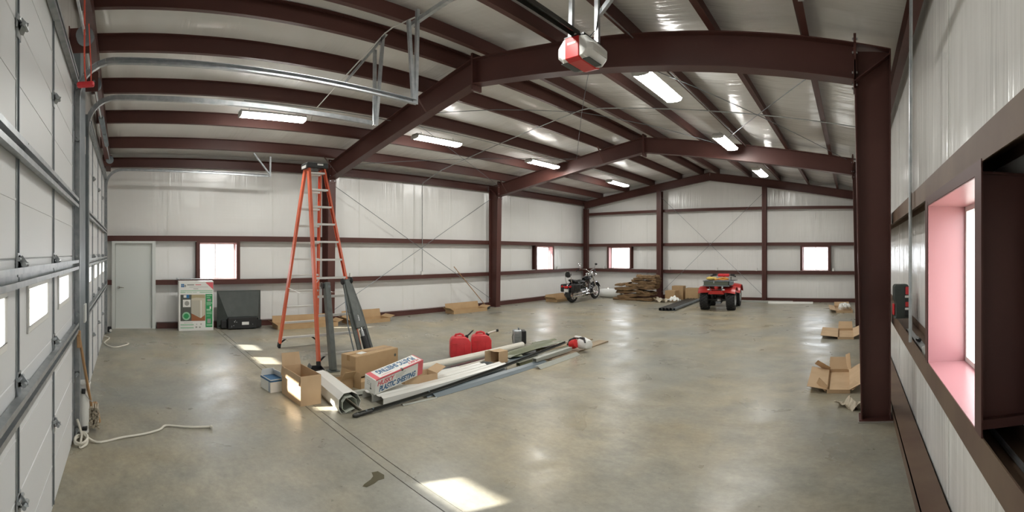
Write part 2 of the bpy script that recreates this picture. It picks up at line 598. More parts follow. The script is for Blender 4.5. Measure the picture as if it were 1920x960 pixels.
# girts: channel with the web low (trough) or high
def girt(root, P, u0, u1, z0, z1, depth, web, mt='steel'):
    mb = MB()
    mb.box(P(u0, depth, z0), P(u1, depth - .006, z1))
    zw = z0 + .03 if web == 'low' else z1 - .008
    mb.box(P(u0, depth - .006, zw), P(u1, .004, zw + .006))
    mb.box(P(u0, .010, zw), P(u1, .004, zw + (.07 if web == 'low' else -.05)))
    return mb.build('girt', M[mt], root)


DL, DR, DB = GL - XL, XR - GR, YB - GB
for u0, u1 in ((YF, DOOR[0] - .03), (DOOR[1] + .03, YB)):
    girt(wl, PL, u0, u1, 1.04, 1.16, DL, 'low')
girt(wl, PL, YF, YB, 2.085, 2.215, DL, 'high')
girt(wr, PR, YF, YB, 1.03, 1.155, DR, 'low', 'dusty_steel')
girt(wr, PR, YF, YB, 2.12, 2.24, DR, 'high', 'dusty_steel')
for z0, z1, wbm in ((1.01, 1.14, 'low'), (2.075, 2.195, 'high'), (3.42, 3.53, 'high')):
    girt(wb, PB, XL + .1, XR - .1, z0, z1, DB, wbm)
for n, P, u0, u1, d in (('baseboard_left', PL, DOOR[1] + .06, YB, DL), ('baseboard_back', PB, XL, XR, DB)):
    b = MB().box(P(u0, d, 0), P(u1, d - .008, .13)).box(P(u0, d, .124), P(u1, 0, .13)).build(n, M['steel'])
    tag(b, 'brown steel base channel along the ' + ('walk door wall' if 'left' in n else 'far gable wall'), 'base channel', kind='structure')
b = MB().box((GR, YF, 0), (GR + .008, YB, .115)).box((GR, YF, .107), (XR - .02, YB, .115)).build('baseboard_right', M['dusty_steel'])
tag(b, 'wide brown base channel under the near window wall', 'base channel', kind='structure')
# slight lower panel in front of the right wall above the base channel
# end wall posts and brace rods
for x0, x1 in ((-7.47, -7.27), (-3.26, -3.10)):
    xm = (x0 + x1) / 2
    mb = MB().box((x0, 16.60, 0), (x1, 16.61, z_low(xm) + .1)).box((x0, 16.79, 0), (x1, 16.80, z_low(xm) + .1)).box((xm - .005, 16.6, 0), (xm + .005, 16.8, z_low(xm) + .1))
    mb.build('post', M['steel'], wb)
for a, b in (((-7.3, 16.7, 4.0), (-3.25, 16.7, .25)), ((-3.25, 16.7, 4.0), (-7.3, 16.7, .25))):
    MB().tube([a, b], .006, 6).build('brace_rod', M['galv_dark'], wb)
for a, b in (((-10.86, 5.15, 3.6), (-10.86, 10.9, .28)), ((-10.86, 10.9, 3.6), (-10.86, 5.15, .28))):
    MB().tube([a, b], .007, 6).build('brace_rod', M['galv_dark'], wl)
for xa, xb in ((-3.2, -0.1), (-7.4, -3.2), (-10.5, -7.4)):
    for ya, yb in ((5.1, 10.9), (10.9, 5.1)):
        za, zb = z_top(xa) - .06, z_top(xb) - .06
        pts = [(xa + (xb - xa) * t, ya + (yb - ya) * t, za + (zb - za) * t if not (xa < RX < xb) else min(z_top(xa + (xb - xa) * t) - .06, za + .25)) for t in (0, .25, .5, .75, 1)]
        MB().tube(pts, .006, 6).build('brace_rod', M['galv_dark'], ce)


# rigid frames
def frame(y, label, fw=.2):
    t = thing('rigid_frame', label, 'steel frame', (0, y, 0), kind='structure')
    for s in (-1, 1):
        xo, xb, xt = (-10.93, -10.61, -10.53) if s < 0 else (0.42, 0.115, 0.04)
        zt = z_top(xo) - .01
        mb = MB()
        k = .006
        mb.add([(xo, -k, .02), (xb, -k, .02), (xt, -k, zt), (xo, -k, zt), (xo, k, .02), (xb, k, .02), (xt, k, zt), (xo, k, zt)],
               [(0, 1, 2, 3), (4, 5, 6, 7), (0, 1, 5, 4), (1, 2, 6, 5), (2, 3, 7, 6), (3, 0, 4, 7)])
        mb.bar((xo, 0, .02), (xo, 0, zt), .012, fw, up=(0, 1, 0))
        mb.bar((xb, 0, .02), (xt, 0, zt - .12), .014, fw, up=(0, 1, 0))
        mb.build('column', M['steel'], t)
        MB().box((min(xo, xb) - .03, -fw / 2 - .02, .004), (max(xo, xb) + .03, fw / 2 + .02, .024)).build('base_plate', M['steel'], t)
        MB().box((min(xo, xb) - .04, -fw / 2 - .035, 0), (max(xo, xb) + .04, fw / 2 + .03, .012)).build('grout_pad', M['grout'], t)
        # rafter
        mb = MB()
        x0, x1 = xt, RX
        zb0, zb1, zt0, zt1 = z_low(x0), z_low(x1), z_top(x0) - .012, z_top(x1) - .012
        mb.add([(x0, -k, zb0), (x1, -k, zb1), (x1, -k, zt1), (x0, -k, zt0), (x0, k, zb0), (x1, k, zb1), (x1, k, zt1), (x0, k, zt0)],
               [(0, 1, 2, 3), (4, 5, 6, 7), (0, 1, 5, 4), (1, 2, 6, 5), (2, 3, 7, 6), (3, 0, 4, 7)])
        mb.bar((x0, 0, zb0), (x1, 0, zb1), fw, .012)
        mb.bar((xo, 0, z_top(xo) - .012), (x1, 0, zt1), fw, .012)
        mb.build('rafter', M['steel'], t)
        # knee end plate, stiffener, bolts
        MB().box((xt - .014, -fw / 2, z_low(xt) - .10), (xt + .014, fw / 2, z_top(xt) + .09)).build('end_plate', M['steel'], t)
        MB().bar((xt, -.06, z_low(xt) - .02), (xo, -.06, zt - .05), .10, .01, up=(0, 0, 1)).build('stiffener', M['steel'], t)
        mb = MB()
        for z in (z_low(xt) - .05, z_low(xt) + .08, z_top(xt) - .1, z_top(xt) + .045):
            for yy in (-.06, .06):
                mb.cyl((xt - .03, yy, z), (xt + .03, yy, z), .013, 6)
        mb.build('bolt', M['galv'], t)['kind'] = 'stuff'
        # flange braces
        for x in ((-10.12, -6.50) if s < 0 else ()):
            MB().bar((x, .08, z_low(x) + .02), (x, .42, z_top(x) + .0), .045, .006).build('flange_brace', M['steel'], t)
            MB().bar((x, -.08, z_low(x) + .02), (x, -.42, z_top(x) + .0), .045, .006).build('flange_brace', M['steel'], t)
    MB().box((RX - .018, -fw / 2, z_low(RX) - .10), (RX + .018, fw / 2, z_top(RX) + .08)).build('ridge_plate', M['steel'], t)
    return t


frame(5.0, 'nearest red brown steel frame spanning over the ladder')
frame(11.0, 'second red brown steel frame halfway to the far wall')


def end_frame(y, label, depth):
    t = thing('gable_frame', label, 'steel frame', (0, y, 0), kind='structure')
    for s in (-1, 1):
        xo = -10.95 if s < 0 else 0.43
        mb = MB()
        z0, z1 = z_top(xo) - .01, z_top(RX) - .01
        for dz, th in ((-depth / 2, depth),):
            mb.bar((xo, 0, z0 + dz), (RX, 0, z1 + dz), .01, th)
        mb.bar((xo, -.05, z0), (RX, -.05, z1), .11, .01)
        mb.bar((xo, -.05, z0 - depth), (RX, -.05, z1 - depth), .11, .01)
        mb.build('rafter', M['steel'], t)
        x1 = xo + (.2 if s < 0 else -.2)
        if y > 3:
            MB().box((xo, -.08, 0), (xo + .01 * (-s), .08, z0 - depth)).box((x1, -.08, 0), (x1 + .01 * s, .08, z0 - depth)).box((min(xo, x1), -.005, 0), (max(xo, x1), .005, z0 - depth)).build('corner_column', M['steel'], t)
    return t


end_frame(16.72, 'gable end frame against the far wall', .29)
end_frame(-0.42, 'gable end frame above the garage doors', .25)


# windows
def window(name, label, P, h, depth, split=0.5):
    u0, u1, z0, z1 = h
    t = thing(name, label, 'window', kind='structure')
    f = .035
    mb = MB()
    for a, b in (((u0, z0), (u0 + f, z1)), ((u1 - f, z0), (u1, z1)), ((u0 + f, z0), (u1 - f, z0 + f)), ((u0 + f, z1 - f), (u1 - f, z1))):
        mb.box(P(a[0], -.07, a[1]), P(b[0], -.012, b[1]))
    mb.build('frame', M['white'], t)
    um = u0 + (u1 - u0) * split
    MB().box(P(um - .014, -.055, z0 + f), P(um + .014, -.025, z1 - f)).build('mullion', M['white'], t)
    for a, b in ((u0 + f, um - .014), (um + .014, u1 - f)):
        MB().box(P(a, -.043, z0 + f), P(b, -.039, z1 - f)).build('pane', M['glass'], t)
    e = .006
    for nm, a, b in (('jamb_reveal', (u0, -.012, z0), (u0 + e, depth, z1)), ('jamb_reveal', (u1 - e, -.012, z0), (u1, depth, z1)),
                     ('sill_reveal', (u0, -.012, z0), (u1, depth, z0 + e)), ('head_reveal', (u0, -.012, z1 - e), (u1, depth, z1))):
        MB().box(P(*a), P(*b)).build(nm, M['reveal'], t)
    # framing studs each side: channel with its open face away from the window
    for u, s in ((u0, -1), (u1, 1)):
        mb = MB().box(P(u, 0.003, z0), P(u + .006 * s, depth, z1 + .02)).box(P(u, depth + .004, z0), P(u + .085 * s, depth - .002, z1 + .02)).box(P(u, .003, z0), P(u + .085 * s, .009, z1 + .02))
        mb.build('jamb_stud', M['steel'], t)
    MB().box(P(u0 - .08, depth + .003, z1), P(u1 + .08, depth - .003, z1 + .05)).build('header', M['steel'], t)
    return t


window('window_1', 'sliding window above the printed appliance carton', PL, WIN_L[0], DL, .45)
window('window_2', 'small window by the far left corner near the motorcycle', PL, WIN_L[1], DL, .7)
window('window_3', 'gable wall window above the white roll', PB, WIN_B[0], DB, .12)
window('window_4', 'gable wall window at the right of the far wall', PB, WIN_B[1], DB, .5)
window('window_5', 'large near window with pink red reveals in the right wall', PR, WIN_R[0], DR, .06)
# rail clips across the near window stud
mb = MB().box((.452, 1.60, 2.088), (.65, 1.61, 2.094)).box((.452, 1.585, 1.165), (.65, 1.61, 1.20))
mb.build('stud_clip', M['steel'], bpy.data.objects['window_5'])

# walk door
d = thing('door_1', 'pale grey white walk door with lever handle', 'door', (XL, 0, 0), kind='structure')
u0, u1, _, z1 = DOOR
mb = MB()
for a, b in (((u0 - .03, 0), (u0 + .05, z1 + .005)), ((u1 - .05, 0), (u1 + .03, z1 + .005)), ((u0 + .05, z1 - .05), (u1 - .05, z1 + .005))):
    mb.box(PL(a[0], -.08, a[1]), PL(b[0], DL + .02, b[1]))
mb.box(PL(u0 + .05, -.08, 0), PL(u0 + .085, DL - .102, z1 - .05)).box(PL(u1 - .05, -.08, 0), PL(u1 - .085, DL - .102, z1 - .05)).box(PL(u0 + .05, -.08, z1 - .085), PL(u1 - .05, DL - .102, z1 - .05))
mb.build('door_frame', M['white_paint'], d, world=True)
lf = MB().box(PL(u0 + .055, DL - .10, .012), PL(u1 - .055, DL - .055, z1 - .055)).build('door_leaf', M['white_paint'], d, bevel=.003, world=True)
hx = XL + DL - .055
mb = MB().cyl((hx, u0 + .13, .98), (hx + .012, u0 + .13, .98), .034, 18).cyl((hx + .01, u0 + .13, .98), (hx + .06, u0 + .13, .98), .012, 10)
mb.tube([(hx + .055, u0 + .13, .98), (hx + .058, u0 + .19, .982), (hx + .05, u0 + .255, .975)], [.012, .011, .008], 8)
mb.build('lever_handle', M['chrome'], lf, smooth=True, world=True)
for z in (.25, 1.05, 1.82):
    MB().cyl((hx, u1 - .052, z - .05), (hx, u1 - .052, z + .05), .008, 8).build('hinge', M['galv'], d, world=True)
MB().box(PL(u0 + .05, -.08, 0), PL(u1 - .05, DL, .012)).build('threshold', M['alu'], d, world=True)


# overhead garage doors
def garage_door(name, label, x0, x1, stiles, lites):
    t = thing(name, label, 'garage door', (0, -.53, 0), kind='structure')
    zj = [0.0, .62, 1.20, 1.77, 2.34, 2.91, 3.50]
    for i, (a, b) in enumerate(zip(zj, zj[1:])):
        a += .003
        b -= .003
        mb = MB()
        if i < 5: mb.box((x0, -.040, b - .003), (x1, -.012, b + .012))
        if i == 2:
            us = sorted({x0, x1, *[k for l in lites for k in l]})
            za, zb = 1.41, 1.61
            for p, q in zip(us, us[1:]):
                if (p, q) in lites:
                    mb.box((p, -.045, a), (q, 0, za)).box((p, -.045, zb), (q, 0, b))
                else:
                    mb.box((p, -.045, a), (q, 0, b))
        else:
            mb.box((x0, -.045, a), (x1, 0, b))
        s = mb.build('door_section', M['door_skin'], t, bevel=.0 if i == 2 else .004)
        # shallow pressed rib across the middle of the section
        if i != 2:
            zm = (a + b) / 2
            MB().box((x0 + .02, -.002, zm - .006), (x1 - .02, .003, zm + .006)).build('rib', M['door_skin'], s)
        else:
            for p, q in lites:
                e = .035
                mb = MB().box((p - e, -.002, za - e), (q + e, .012, za)).box((p - e, -.002, zb), (q + e, .012, zb + e)).box((p - e, -.002, za), (p, .012, zb)).box((q, -.002, za), (q + e, .012, zb))
                mb.build('lite_frame', M['white'], s, bevel=.004)
                MB().box((p, -.026, za), (q, -.022, zb)).build('pane', M['glass'], s)
    for x in stiles:
        MB().box((x - .03, .001, .03), (x + .03, .005, 3.49)).build('stile', M['galv'], t)
        MB().box((x - .006, .005, .03), (x + .006, .012, 3.49)).build('stile_rib', M['galv_dark'], t)
        for z in zj[1:-1]:
            mb = MB().prism([(-.045, -.005), (.045, -.005), (.045, .02), (.018, .055), (-.018, .055), (-.045, .02)], (x, .006, z - .035), (x, .013, z - .035))
            mb.box((x - .03, .006, z - .085), (x + .03, .013, z + .03)).cyl((x - .045, .018, z), (x + .045, .018, z), .010, 8)
            mb.bar((x, .015, z + .01), (x, .045, z - .03), .03, .006, up=(1, 0, 0)).bar((x - .022, .012, z - .05), (x + .026, .05, z - .02), .03, .006)
            mb.cyl((x - .035, .042, z - .025), (x + .035, .042, z - .025), .012, 8)
            mb.build('hinge', M['galv'], t)
    for xe, s in ((x0, 1), (x1, -1)):
        MB().box((xe, .001, .03), (xe + .08 * s, .006, 3.49)).build('end_stile', M['galv'], t)
        for z in [.08] + zj[1:-1] + [3.42]:
            MB().box((xe, .006, z - .06), (xe + .07 * s, .012, z + .06)).cyl((xe + .06 * s, .035, z), (xe - .06 * s, .035, z), .006, 6).cyl((xe - .035 * s, .035, z), (xe - .055 * s, .035, z), .023, 12).build('roller', M['galv'], t)
    for z in (1.09, 1.69, 2.28, 3.46):
        prof = thick([(-.05, -.045), (-.05, -.02), (0, -.03), (0, .03), (-.05, .02), (-.05, .045)], .003)
        MB().prism([(-a - .052 + .055, b) for a, b in prof], (x1 - .01, .003, z), (x0 + .01, .003, z)).build('strut', M['galv'], t)
    # tracks: vertical, curve, horizontal
    for xe, s in ((x0, -1), (x1, 1)):
        xt = xe + .05 * s
        pts = [(xt, .035, .02), (xt, .035, 3.30)]
        for i in range(1, 8):
            a = PI / 2 * i / 7
            pts.append((xt, .035 + .36 * (1 - math.cos(a)), 3.30 + .36 * math.sin(a)))
        pts.append((xt, 3.75, 3.60))
        mb = MB()
        prof = [(-.025 * s, -.03), (.025 * s, -.03), (.025 * s, .03), (-.025 * s, .03)]
        P3 = [Vector(p) for p in pts]
        for off, wd, hh in ((.022, .004, .055), (0, .044, .004)):
            for a, b in zip(P3, P3[1:]):
                dd = (b - a).normalized()
                nrm = Vector((1, 0, 0)).cross(dd)
                if wd < .01:
                    mb.bar(a + Vector((off * s, 0, 0)), b + Vector((off * s, 0, 0)), wd, hh, up=nrm)
                else:
                    for kk in (-.026, .026):
                        mb.bar(a + nrm * kk, b + nrm * kk, wd, .004, up=nrm)
        mb.build('track', M['galv'], t)
        # angle iron behind the vertical track
        MB().box((xe + .075 * s, -.06, 0), (xe + .08 * s, .05, 3.45)).box((xe + .08 * s, -.065, 0), (xe + .02 * s, -.06, 3.45)).build('track_angle', M['galv_dark'], t)
    # torsion shaft, drums and springs
    z = 3.86
    MB().cyl((x0 - .05, .12, z), (x1 + .05, .12, z), .013, 8).build('torsion_shaft', M['galv'], t)
    for xe, s in ((x0, 1), (x1, -1)):
        MB().lathe([(.0, -.035), (.075, -.035), (.085, -.03), (.06, -.02), (.062, .02), (.085, .03), (.03, .035), (0, .035)], 18, Matrix.Translation((xe + .05 * s, .12, z)) @ Matrix.Rotation(PI / 2, 4, 'Y')).build('cable_drum', M['galv_dark'], t, smooth=True)
        MB().box((xe - .04 * s, -.04, z - .12), (xe - .03 * s, .17, z + .12)).box((xe - .04 * s, -.04, z - .5), (xe + .02 * s, -.03, z + .12)).build('bearing_plate', M['steel'], t)
    xm = (x0 + x1) / 2
    for a, b in ((xm - .9, xm - .05), (xm + .05, xm + .9)):
        pts = []
        for i in range(241):
            a_ = 2 * PI * i / 8
            pts.append((a + (b - a) * i / 240, .12 + .035 * math.cos(a_), z + .035 * math.sin(a_)))
        MB().tube(pts, .008, 4).build('torsion_spring', M['galv_dark'], t)
    return t


def lite_list(cs): return [(c - .27, c + .27) for c in cs]


d1 = garage_door('door_2', 'near white sectional garage door with galvanised struts', -4.40, -0.40, (-3.20, -2.15, -1.10), lite_list((-3.72, -2.66, -1.62, -0.75)))
d2 = garage_door('door_3', 'farther white sectional garage door beside the walk door', -10.20, -5.55, (-9.1, -7.95, -6.75), lite_list((-9.62, -8.5, -7.35, -6.15)))
# jamb post between the two garage doors
j = thing('trim_1', 'dull galvanised jamb post between the two garage doors', 'post', (0, YF, 0), kind='structure')
MB().box((-5.36, 0, 0), (-4.80, .12, 4.0)).build('post', M['galv_dark'], j, bevel=.004)
MB().box((-5.34, .12, 2.95), (-5.30, .124, 3.15)).box((-5.12, .12, 1.02), (-5.30, .14, 1.22)).build('sensor_plate', M['outlet'], j)
j = thing('trim_2', 'galvanised jamb between the far garage door and the corner', 'post', (0, YF, 0), kind='structure')
MB().box((-10.44, 0, 0), (-10.30, .10, 3.7)).build('post', M['galv_dark'], j, bevel=.004)


# hangers of perforated angle that carry the tracks
def angle(mb, a, b, w_=.038, up=(0, 1, 0)):
    mb.prism(thick([(w_, 0), (0, 0), (0, w_)], .003), a, b, up)
    return mb


def perforated(name, a, b, parent, world=True):
    p, q = Vector(a), Vector(b)
    mb = angle(MB(), p, q)
    o = mb.build(name, M['galv'], parent, world=world)
    hm = MB()
    n = int((q - p).length / .045)
    dd = (q - p).normalized()
    for i in range(1, n):
        c = p + (q - p) * i / n
        side = dd.cross(Vector((0, 1, 0))).normalized()
        hm.bar(c + side * .02 - Vector((0, .0012, 0)) - dd * .008, c + side * .02 - Vector((0, .0012, 0)) + dd * .008, .010, .0016, up=(0, 1, 0))
    hm.build('slot', M['dark'], o, world=world)['kind'] = 'stuff'
    return o


perforated('track_hanger', (-4.46, 3.21, 3.58), (-4.42, 3.21, z_top(-4.4) - .02), d1)
perforated('track_hanger', (-4.46, 3.18, 3.58), (-4.45, 3.10, 4.55), d1)
angle(MB(), (-4.62, 3.22, 4.56), (-3.55, 3.22, 4.56), .045).build('hanger_rail', M['galv'], d1, world=True)
perforated('track_hanger', (-5.50, 3.28, 3.58), (-5.32, 3.28, 4.74), d2)
perforated('track_hanger', (-5.50, 3.25, 3.58), (-5.50, 3.26, 4.63), d2)
angle(MB(), (-5.25, 3.28, 4.75), (-6.45, 3.28, 4.50), .045).build('hanger_rail', M['galv'], d2, world=True)
perforated('track_hanger', (-10.25, 3.25, 3.58), (-10.22, 3.25, 4.05), d2)
angle(MB(), (-10.25, 3.25, 3.62), (-10.25, 2.85, 4.10), .04, up=(1, 0, 0)).build('track_hanger', M['galv'], d2, world=True)
# ================================================================== LIGHT FIXTURES
def shop_light(name, label, loc):
    t = thing(name, label, 'ceiling light', loc, 0, 'hanging fluorescent lights')
    MB().prism([(-.14, .0), (-.09, .05), (.09, .05), (.14, .0)], (0, -.62, 0), (0, .62, 0)).build('housing', M['white'], t)
    lp = [(-.135, -.001), (-.12, -.036), (-.06, -.051), (.06, -.051), (.12, -.036), (.135, -.001)]
    MB().add([(x, y, z) for y in (-.605, .605) for x, z in lp], [(i, i + 1, i + 7, i + 6) for i in range(5)]).build('lens', M['lens'], t)
    for y in (-.62, .608):
        MB().prism([(-.145, .0), (-.095, .056), (.095, .056), (.145, .0), (.125, -.042), (.06, -.056), (-.06, -.056), (-.125, -.042)], (0, y, 0), (0, y + .012, 0)).build('end_cap', M['white'], t)
    for y in (-.45, .45):
        MB().tube([(0, y, .045), (.02, y, .10), (-.01, y, z_top(loc[0]) - loc[2] - .03)], .005, 6).build('hook', M['galv_dark'], t)
    return t


ordn = ('nearest the garage doors', 'just past the nearest frame', 'just before the middle frame', 'closest to the far wall')
l0 = None
for side, x, ys in (('left', -8.0, (2.6, 6.36, 10.1, 14.4)), ('right', -2.8, (2.5, 6.3, 10.0, 13.97))):  # first fixture of the right row is unseen, added above view for lighting
    for i, y in enumerate(ys):
        lab = 'glowing fluorescent fixture in the %s roof slope %s' % (side, ordn[i])
        if l0 is None:
            l0 = shop_light('fluorescent_light', lab, (x, y, 4.30))
        else:
            dup(l0, (x, y, 4.30), 0, lab)

# conduits, junction boxes, outlets
def conduit(label, pts, r=.011, name='conduit', mtl='galv'):
    o = MB().tube(pts, r, 8).build(name, M[mtl], smooth=True)
    return tag(o, label, 'conduit')


zc = lambda x: z_top(x) - .02
conduit('thin conduit rising up the walk door wall and crossing the whole roof', [(GL + .02, 8.12, 1.2), (GL + .02, 8.12, 3.80), (GL + .08, 8.12, 3.88), (-10.0, 8.12, zc(-10.0)), (RX - .1, 8.12, zc(RX) - .01), (RX + .1, 8.12, zc(RX) - .01), (0.3, 8.12, zc(.3))])
conduit('pale conduit crossing under the roof over the garage door tracks', [(-8.05, 3.37, 4.30), (-7.9, 3.37, zc(-7.9)), (RX - .1, 3.37, zc(RX)), (RX + .1, 3.37, zc(RX)), (-2.9, 3.37, zc(-2.9)), (-2.8, 3.37, 4.35)], .009, mtl='outlet')
conduit('thin conduit run along the left row of lights', [(-7.78, 2.0, 4.46), (-7.78, 4.9, 4.46), (-7.78, 8, 4.45), (-7.78, 14.6, 4.46)], .009)
conduit('thin conduit run along the right row of lights', [(-2.56, 4.3, 4.43), (-2.56, 8, 4.42), (-2.56, 14.1, 4.43)], .009)
conduit('upright conduit on the near wall left of the pink window', [(.425, 3.28, 1.16), (.425, 3.28, 2.0), (.43, 3.27, 4.0)], .0125)
conduit('conduit lying in the channel under the near window', [(.565, 3.9, 1.08), (.565, 1.0, 1.08), (.565, -.4, 1.08)], .011)
conduit('white conduit along the lower girt of the walk door wall', [(GL - .05, .8, 1.175), (GL - .05, 1.6, 1.172), (GL - .05, 7, 1.175), (GL - .05, 16.7, 1.175)], .009, mtl='outlet')
conduit('white conduit along the lower girt of the far wall', [(-10.8, GB + .05, 1.155), (-5, GB + .05, 1.155), (.3, GB + .05, 1.155)], .009, mtl='outlet')


def outlet(name, label, loc, rz):
    t = thing(name, label, 'outlet box', loc, rz, 'outlet boxes on the girts')
    MB().box((-.035, -.025, 0), (.035, .025, .11)).build('box', M['outlet'], t, bevel=.006)
    MB().box((-.03, .025, .008), (.03, .029, .102)).build('cover', M['white'], t)
    return t


o0 = None
oi = 0
spots = [((GL + .005, y, 1.155), -PI / 2, s) for y, s in ((5.75, 'left wall girt just right of the ladder'), (8.12, 'left wall girt under the crossing conduit'), (14.75, 'left wall girt beside the corner window'))]
spots += [((x, GB - .005, 1.135), PI, s) for x, s in ((-10.0, 'far wall girt left of the first gable window'), (-7.0, 'far wall girt right of the first post'), (-5.05, 'far wall girt above the ATV'), (-3.5, 'far wall girt left of the second post'), (-.65, 'far wall girt right of the last window'))]
for loc, rz, s in spots:
    lab = 'small white outlet box on the ' + s
    if o0 is None: o0 = outlet('outlet_box', lab, loc, rz)
    else: dup(o0, loc, rz, lab)

# overhead door opener
t = thing('door_opener', 'white and red garage door opener hanging from the roof on steel angles', 'door opener', (-2.40, 3.64, 3.69))
sec = [(-.135, -.11), (.135, -.11), (.195, -.05), (.195, .02), (.12, .10), (-.12, .10), (-.195, .02), (-.195, -.05)]
bm_ = MB()
inner = [(a * .80, b * .84) for a, b in sec]
bm_.prism(inner, (0, -.175, 0), (0, -.125, 0), prof2=sec)
bm_.prism(sec, (0, -.125, 0), (0, .125, 0))
bm_.prism(sec, (0, .125, 0), (0, .175, 0), prof2=inner)
hs = bm_.build('housing', M['white'], t, bevel=.006, seg=2, smooth=True)
cv = [(-.075, -.119), (.075, -.119), (.075, .098), (-.075, .098)]
ci = [(a, b * .87) for a, b in cv]
MB().prism(ci, (0, -.187, 0), (0, -.127, 0), prof2=cv).prism(cv, (0, -.127, 0), (0, .127, 0)).prism(cv, (0, .127, 0), (0, .181, 0), prof2=ci).build('red_cover', M['opener_red'], t, bevel=.005)
rl = t
MB().box((-.045, -.1895, .018), (.045, -.184, .038)).build('name_plate', M['outlet'], t)
for s in (-1, 1):
    MB().cbox((s * .118, -.02, -.1115), (.075, .22, .008)).build('light_lens', M['dark_grey'], t, bevel=.003)
MB().box((-.11, -.15, .10), (.11, .15, .118)).build('top_plate', M['black'], t)
MB().prism(thick([(-.03, -.02), (-.03, .02), (.03, .02), (.03, -.02)], .004), (0, -.10, .14), (0, -4.10, .14)).build('rail', M['black_paint'], t)
perforated('hanger', (-2.52, 3.62, 3.79), (-2.50, 3.62, 4.5), t)
perforated('hanger', (-2.27, 3.70, 3.79), (-2.27, 3.70, 4.5), t)
perforated('hanger', (-2.27, 3.72, 4.05), (-1.85, 3.72, 4.42), t)
angle(MB(), (-3.1, 3.66, 4.48), (-1.5, 3.66, 4.30)).build('hanger', M['galv'], t, world=True)
MB().tube([(0.02, .05, .115), (.06, .04, .17), (.12, .05, .22), (.15, .06, .45), (.16, .06, .75)], .005, 6).build('power_cord', M['black'], t)
# ================================================================== OBJECTS
# ---- orange twin step ladder
t = thing('stepladder', 'tall orange fibreglass stepladder with aluminium steps on both sides', 'ladder', (-7.45, 3.25, 0))
TOPZ = 3.30
rails = {('A', 0): ((-8.28, 2.81), (-7.53, 3.05)), ('A', 1): ((-8.33, 3.62), (-7.53, 3.34)), ('B', 0): ((-6.60, 2.90), (-7.38, 3.05)), ('B', 1): ((-6.62, 3.70), (-7.38, 3.34))}


def rail_pt(k, z):
    (a, b), (c, d) = rails[k]
    f = z / TOPZ
    return Vector((a + (c - a) * f, b + (d - b) * f, z))


for k in rails:
    sy = 1 if k[1] == 0 else -1
    prof = thick([(.038, .022 * sy), (.038, -.012 * sy), (-.038, -.012 * sy), (-.038, .022 * sy)], .006)
    a, b = rail_pt(k, .06), rail_pt(k, TOPZ)
    o = MB().prism(prof, a, b, up=(0, 1, 0)).build('rail', M['orange'], t, world=True)
    f = rail_pt(k, 0)
    MB().bar(f + Vector((0, 0, .004)), rail_pt(k, .10), .095, .045, up=(0, 1, 0)).build('foot', M['rubber'], o, world=True, bevel=.006)
for side in 'AB':
    sx = -1 if side == 'A' else 1
    for i in range(11):
        z = .20 + .30 * i
        a, b = rail_pt((side, 0), z), rail_pt((side, 1), z)
        a.y += .012
        b.y -= .012
        prof = thick([(-.036, -.028), (-.036, 0), (.036, 0), (.036, -.028)], .004)
        MB().prism(prof, a, b).build('step', M['alu'], t, world=True)
    for e in (0, 1):
        p, q = rail_pt((side, e), .08), rail_pt((side, 0), .2)
        m_ = (rail_pt((side, 0), .2) + rail_pt((side, 1), .2)) / 2
        q = rail_pt((side, e), .195).lerp(Vector((m_.x, m_.y, .195)), .38)
        MB().bar(p, q, .03, .008, up=(1, 0, 0)).build('foot_brace', M['black'], t, world=True)
        for zz in (1.4,):
            p = rail_pt((side, e), zz - .12)
            q = rail_pt((side, e), zz).lerp((rail_pt((side, 0), zz) + rail_pt((side, 1), zz)) / 2, .4)
            MB().bar(p, q, .014, .004, up=(1, 0, 0)).build('step_brace', M['alu'], t, world=True)
for e in (0, 1):
    pa, pb = rail_pt(('A', e), 1.16), rail_pt(('B', e), 1.16)
    m_ = (pa + pb) / 2 + Vector((0, 0, -.06))
    MB().bar(pa, m_, .022, .006).bar(m_, pb, .022, .006).build('spreader', M['alu'], t, world=True)
MB().cbox((-7.455, 3.195, TOPZ + .02), (.30, .40, .095)).build('top_cap', M['black'], t, world=True, bevel=.015, seg=2)
MB().cbox((-7.303, 3.24, TOPZ + .035), (.004, .11, .028)).build('label_plate', M['white'], t, world=True)
MB().cbox((-7.455, 2.992, TOPZ + .0), (.20, .006, .05)).build('end_plate', M['alu'], t, world=True)

# ---- two arms of a folded hoist leaning on the ladder
t = thing('steel_prop', 'plain square grey steel leg leaning against the orange ladder', 'steel arm', (-6.34, 3.04, 0))
a, b = Vector((-6.33, 3.02, .01)), Vector((-6.66, 3.06, 1.33))
MB().bar(a, b, .11, .09, up=(0, 1, 0)).build('tube_leg', M['arm_grey'], t, bevel=.008, world=True)
MB().cyl(b + Vector((-.075, .0, -.06)), b + Vector((.075, .02, -.06)), .022, 10).build('pivot_bolt', M['galv_dark'], t, world=True)
MB().cyl(b + Vector((-.02, -.07, -.05)), b + Vector((-.02, .06, -.05)), .05, 14).build('end_boss', M['black'], t, world=True)
MB().cbox((-6.33, 3.02, .008), (.16, .16, .014)).build('foot_plate', M['arm_grey'], t, world=True)
t = thing('hoist_boom', 'dark steel boom with black hydraulic ram leaning against the ladder', 'steel arm', (-6.22, 3.48, 0))
a, b = Vector((-6.17, 3.58, .02)), Vector((-6.63, 3.40, 1.36))
dd = (b - a).normalized()
side = dd.cross(Vector((1, 0, 0))).normalized()
for s, w_ in ((-1, .07), (1, .09)):
    k = a.lerp(b, .63) + side * s * .085
    MB().bar(a + side * s * .10, k, w_, .035, up=(1, 0, 0)).bar(k, b + side * s * .05, w_, .035, up=(1, 0, 0), w2=.05).build('side_plate', M['arm_grey'], t, bevel=.005, world=True)
